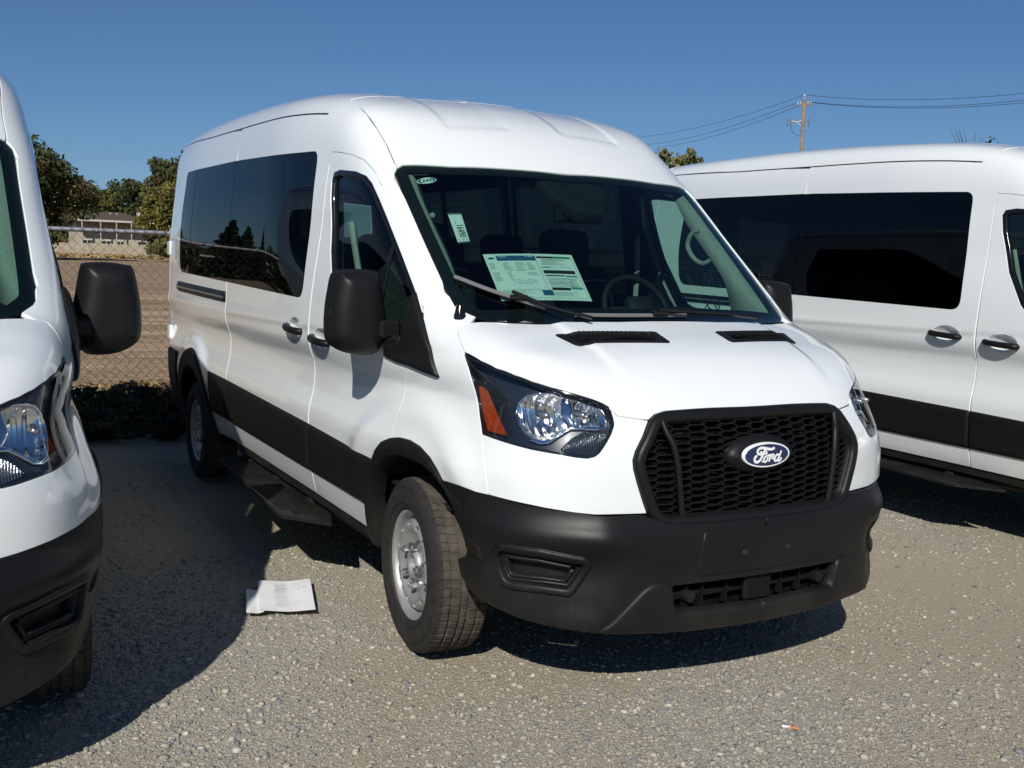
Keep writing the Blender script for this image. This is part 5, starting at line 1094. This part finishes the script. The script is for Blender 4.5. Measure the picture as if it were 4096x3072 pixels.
# ---- board fence and houses across the field
wood = noisy(mat('weathered_boards', (.42, .36, .27), .9, spec=.1), 2.5, (.36, .30, .22), (.52, .45, .35), detail=8)
bf = empty('board_fence', (-145, 0, float(field_z(np.array(-145.), 0))), label='weathered tan board fence across the ploughed field', category='fence')
pb = MB()
for k in range(16): pb.box((random.uniform(-.008, .008), -1.125+k*.15, .92+random.uniform(-.015, .015)), (.025, .142, 1.78))
pb.box((-.05, 0, .4), (.05, 2.4, .09)); pb.box((-.05, 0, 1.4), (.05, 2.4, .09)); pme = pb.me('fence_panel', wood); pom = MB().box((0, 0, .95), (.11, .11, 1.98)).me('post', wood)
for i in range(-16, 22):
    o = obj('fence_panel', pme, bf); o.location = (0, i*2.45, random.uniform(-.05, .05)); p = obj('post', pom, bf); p.location = (-.02, i*2.45+1.225, 0)
stucco = noisy(mat('cream_stucco', (.42, .37, .30), .9, spec=.1), 3, (.38, .33, .26), (.46, .41, .33)); shin = noisy(mat('brown_shingles', (.10, .07, .055), .95, spec=.1), 8, (.075, .055, .042), (.135, .10, .08), bump=.4, bdist=.03, bscale=14)
fasc = mat('white_fascia', (.50, .48, .44), .7); pane = mat('house_glass', (.02, .025, .03), .08); dark = mat('patio_dark', (.03, .025, .022), .9); brick = noisy(mat('brick_band', (.24, .10, .07), .9), 20, (.18, .075, .055), (.30, .14, .10))
def house(x, y, w, d, eave, ridge, label, detail=True):
    z = float(field_z(np.array(x), np.array(y))); h = empty('house', (x, y, z), label=label, category='house'); e = eave-z; r = ridge-z
    obj('wall', MB().box((0, 0, e/2), (d, w, e)).me('wall', stucco), h)
    a, c = d/2+.6+(1.9 if detail else 0), w/2+.6; v = [(-a, -c, e), (a, -c, e), (a, c, e), (-a, c, e), (0, -c+d*.5, r), (0, c-d*.5, r)]; v += [(p[0], p[1], p[2]+.18) for p in v[:4]]
    ro = obj('roof', mesh('roof', [v[6], v[7], v[8], v[9], v[4], v[5]], [(0, 1, 4), (1, 2, 5, 4), (2, 3, 5), (3, 0, 4, 5), (3, 2, 1, 0)], shin), h)
    fb = MB()
    fb.box((a, 0, e+.05), (.06, 2*c, .26)); fb.box((-a, 0, e+.05), (.06, 2*c, .26)); fb.box((0, c, e+.05), (2*a, .06, .26)); fb.box((0, -c, e+.05), (2*a, .06, .26)); obj('fascia', fb.me('fascia', fasc), h)
    for yy in (.0, .9): obj('vent_pipe', MB().tube([(d*.22, yy-.3, r-.9), (d*.22, yy-.3, r-.2)], .09, 8).me('vent_pipe', fasc), ro)
    if detail:
        for (yy, ww, zz, hh) in ((-w*.36, w*.16, 1.3, 2.0), (-w*.12, w*.14, 1.2, 2.1), (w*.06, w*.10, 1.2, 2.1), (w*.34, w*.12, 1.7, 1.1)):
            wo = obj('window', MB().box((d/2+.02, yy, zz), (.06, ww, hh)).me('window', fasc), h); obj('pane', MB().box((d/2+.055, yy, zz), (.02, ww*.86, hh*.86)).me('pane', pane), wo); obj('mullion', MB().box((d/2+.07, yy, zz), (.02, .08, hh*.86)).me('mullion', fasc), wo)
        for yy in (-w*.45, -w*.22, -.02*w, w*.17): obj('patio_post', MB().box((a-.1, yy, e/2), (.14, .14, e)).me('patio_post', stucco), h)
        obj('brick_band', MB().box((d/2+.02, 0, .35), (.05, w, .7)).me('brick_band', brick), h)
        dish = MB().lathe([(0, .0), (.18, .03), (.33, .12)], 14, 'x', (.6, w*.36, r-.15)).tube([(.6, w*.36, r-.9), (.6, w*.36, r-.15)], .04, 6); obj('satellite_dish', dish.me('satellite_dish', fasc, True), ro)
    return h
house(-158, 20.2, 10.4, 9, 7.45, 9.1, 'single-storey cream house with brown hipped roof behind the board fence')
house(-103, -27.0, 9, 7, 4.1, 5.0, 'low house mirrored in the middle van sliding door window', False)
house(-104, -21.5, 5, 6, 3.7, 4.5, 'small house mirrored in the middle van rear window', False)

# ---- utility pole and its wires
pw = noisy(mat('pole_wood', (.24, .18, .13), .9, spec=.1), 3, (.17, .125, .09), (.31, .235, .17), detail=8); por = mat('insulator', (.55, .53, .50), .3); wirem = mat('cable', (.015, .015, .016), .5)
up = empty('utility_pole', (-60.9, 60.1, 0), label='wooden utility pole with insulators above the right van', category='utility pole')
obj('pole', MB().tube([(0, 0, -1), (0, 0, 8), (0, 0, 16.45)], [.21, .18, .135], 12).me('pole', pw, True), up)
AX = Vector((.52, .85, 0)).normalized()      # along the line
PX = Vector((.70, .71, 0))                    # sideways as seen from the yard
obj('top_pin', MB().tube([(0, 0, 16.4), (0, 0, 16.75)], .03, 8).lathe([(.07, 16.68), (.10, 16.74), (.07, 16.82), (0, 16.84)], 10, 'z').me('top_pin', por, True), up)
cr = MB().box((0, 0, 16.0), (.11, 1.15, .13), Matrix.Rotation(math.radians(-44.6), 3, 'Z')); obj('crossarm', cr.me('crossarm', pw), up)
for s in (-.52, -.3, .3, .52): obj('insulator', MB().lathe([(.02, 16.06), (.075, 16.12), (.04, 16.18), (.075, 16.22), (0, 16.27)], 10, 'z', tuple(PX*s)).me('insulator', por, True), up)
obj('bracket_arm', MB().tube([tuple(PX*-1.05+Vector((0, 0, 14.75))), tuple(PX*-.5+Vector((0, 0, 14.6))), (0, 0, 14.8)], .045, 6).tube([(0, 0, 14.2), tuple(PX*-.55+Vector((0, 0, 14.62)))], .03, 6).me('bracket_arm', por), up)
for s in (-1.25, -1.0, .45): obj('fuse_cutout', MB().lathe([(.0, -.36), (.07, -.33), (.045, -.2), (.08, -.1), (.045, 0), (.08, .1), (.045, .2), (.08, .3), (0, .36)], 10, 'z', tuple(PX*s+Vector((0, 0, 14.65)))).me('fuse_cutout', mat('fuse_grey', (.16, .16, .17), .4), True), up)
obj('drop_lead', MB().tube([tuple(v) for v in catmull([PX*-.95+Vector((0, 0, 14.3)), PX*-.75+Vector((0, 0, 13.75)), PX*-.35+Vector((0, 0, 13.5)), PX*-.1+Vector((0, 0, 13.6))], 6)], .022, 6).me('drop_lead', wirem), up)
base = Vector((-60.9, 60.1, 0))
for (s, z, e, L, lab) in ((0, 16.8, (-101.91, 73.28, 18.69), 1, 'topmost wire running left from the utility pole'), (-.52, 16.2, (-101.32, 74.09, 17.8), 1, 'middle wire running left from the utility pole'), (-.3, 16.0, (-100.81, 74.78, 17.39), 1, 'lowest wire running left from the utility pole'),
                    (0, 16.8, (-40.1, 62.91, 14.68), 0, 'topmost wire running right from the utility pole'), (.52, 16.2, (-40.07, 62.93, 14.26), 0, 'middle wire running right from the utility pole'), (.3, 16.2, (-40.06, 62.93, 14.05), 0, 'lowest wire running right from the utility pole')):
    a = base+PX*s+Vector((0, 0, z)); e = Vector(e); pts = [a.lerp(e, k/20)-Vector((0, 0, 4*.55*(k/20)*(1-k/20))) for k in range(21)]
    obj('overhead_wire', MB().tube(pts, .017, 5).me('overhead_wire', wirem), label=lab, category='wire', group='wires on the utility pole')

# ---- litter on the gravel
def paper(name, c, lab, seed, marks):
    c = [np.array(p+(0,), float) for p in c]; q = lambda u, v: (c[0]*(1-u)+c[1]*u)*(1-v)+(c[3]*(1-u)+c[2]*u)*v
    hz = lambda u, v: .008+seed*.003+.004*(2*u-1)**2+.004*math.sin(3*v+seed)*u+.002*math.sin(7*u+seed)
    n = 10; P = [tuple(q(i/n, j/n)+np.array([0, 0, hz(i/n, j/n)])) for i in range(n+1) for j in range(n+1)]
    o = obj(name, mesh(name, P, [(i*(n+1)+j, (i+1)*(n+1)+j, (i+1)*(n+1)+j+1, i*(n+1)+j+1) for i in range(n) for j in range(n)], M['paper'], smooth=True), label=lab, category='paper', group='papers on the gravel')
    if marks:
        b = MB()
        for (u0, v0, u1, v1) in marks:
            k = 6; vs = []
            for i in range(k+1):
                u = u0+(u1-u0)*i/k
                for v in (v0, v1): vs.append(tuple(q(u, v)+np.array([0, 0, hz(u, v)+.0012])))
            b.add(vs, [(2*i, 2*i+1, 2*i+3, 2*i+2) for i in range(k)])
        obj('print', b.me('print', M['ink_light']), o, kind='stuff')
    return o
mk = []
for i in range(17):
    v_ = .12+i*.045; mk.append((.29+random.uniform(-.005, .02), v_, .53+random.uniform(-.05, .02), v_+random.choice([.008, .014, .022])))
mk += [(.68, .14, .80, .155), (.75, .22, .758, .36), (.82, .10, .88, .11), (.80, .25, .90, .26)]
paper('paper_sheet', [(-1.105, -1.262), (-1.017, -1.033), (-.588, -1.148), (-.668, -1.372)], 'white printed sheet of paper half in shade, on the gravel', 1.0, mk)
paper('paper_sheet', [(-1.006, -1.342), (-.985, -1.285), (-.655, -1.355), (-.671, -1.429)], 'white sheet edge sticking out beneath the printed sheet, in shade', 0.0, [])
cb = empty('cigarette_butt', (1.213, -.10, .0), .7, label='orange-tipped cigarette butt lying on the gravel in front', category='cigarette butt')
obj('paper_tube', MB().tube([(-.022, 0, .006), (.004, 0, .007)], .0045, 8).me('paper_tube', M['paper']), cb); obj('filter', MB().tube([(.004, 0, .007), (.030, 0, .006)], .0047, 8).me('filter', mat('cork_filter', (.55, .20, .05), .8)), cb)
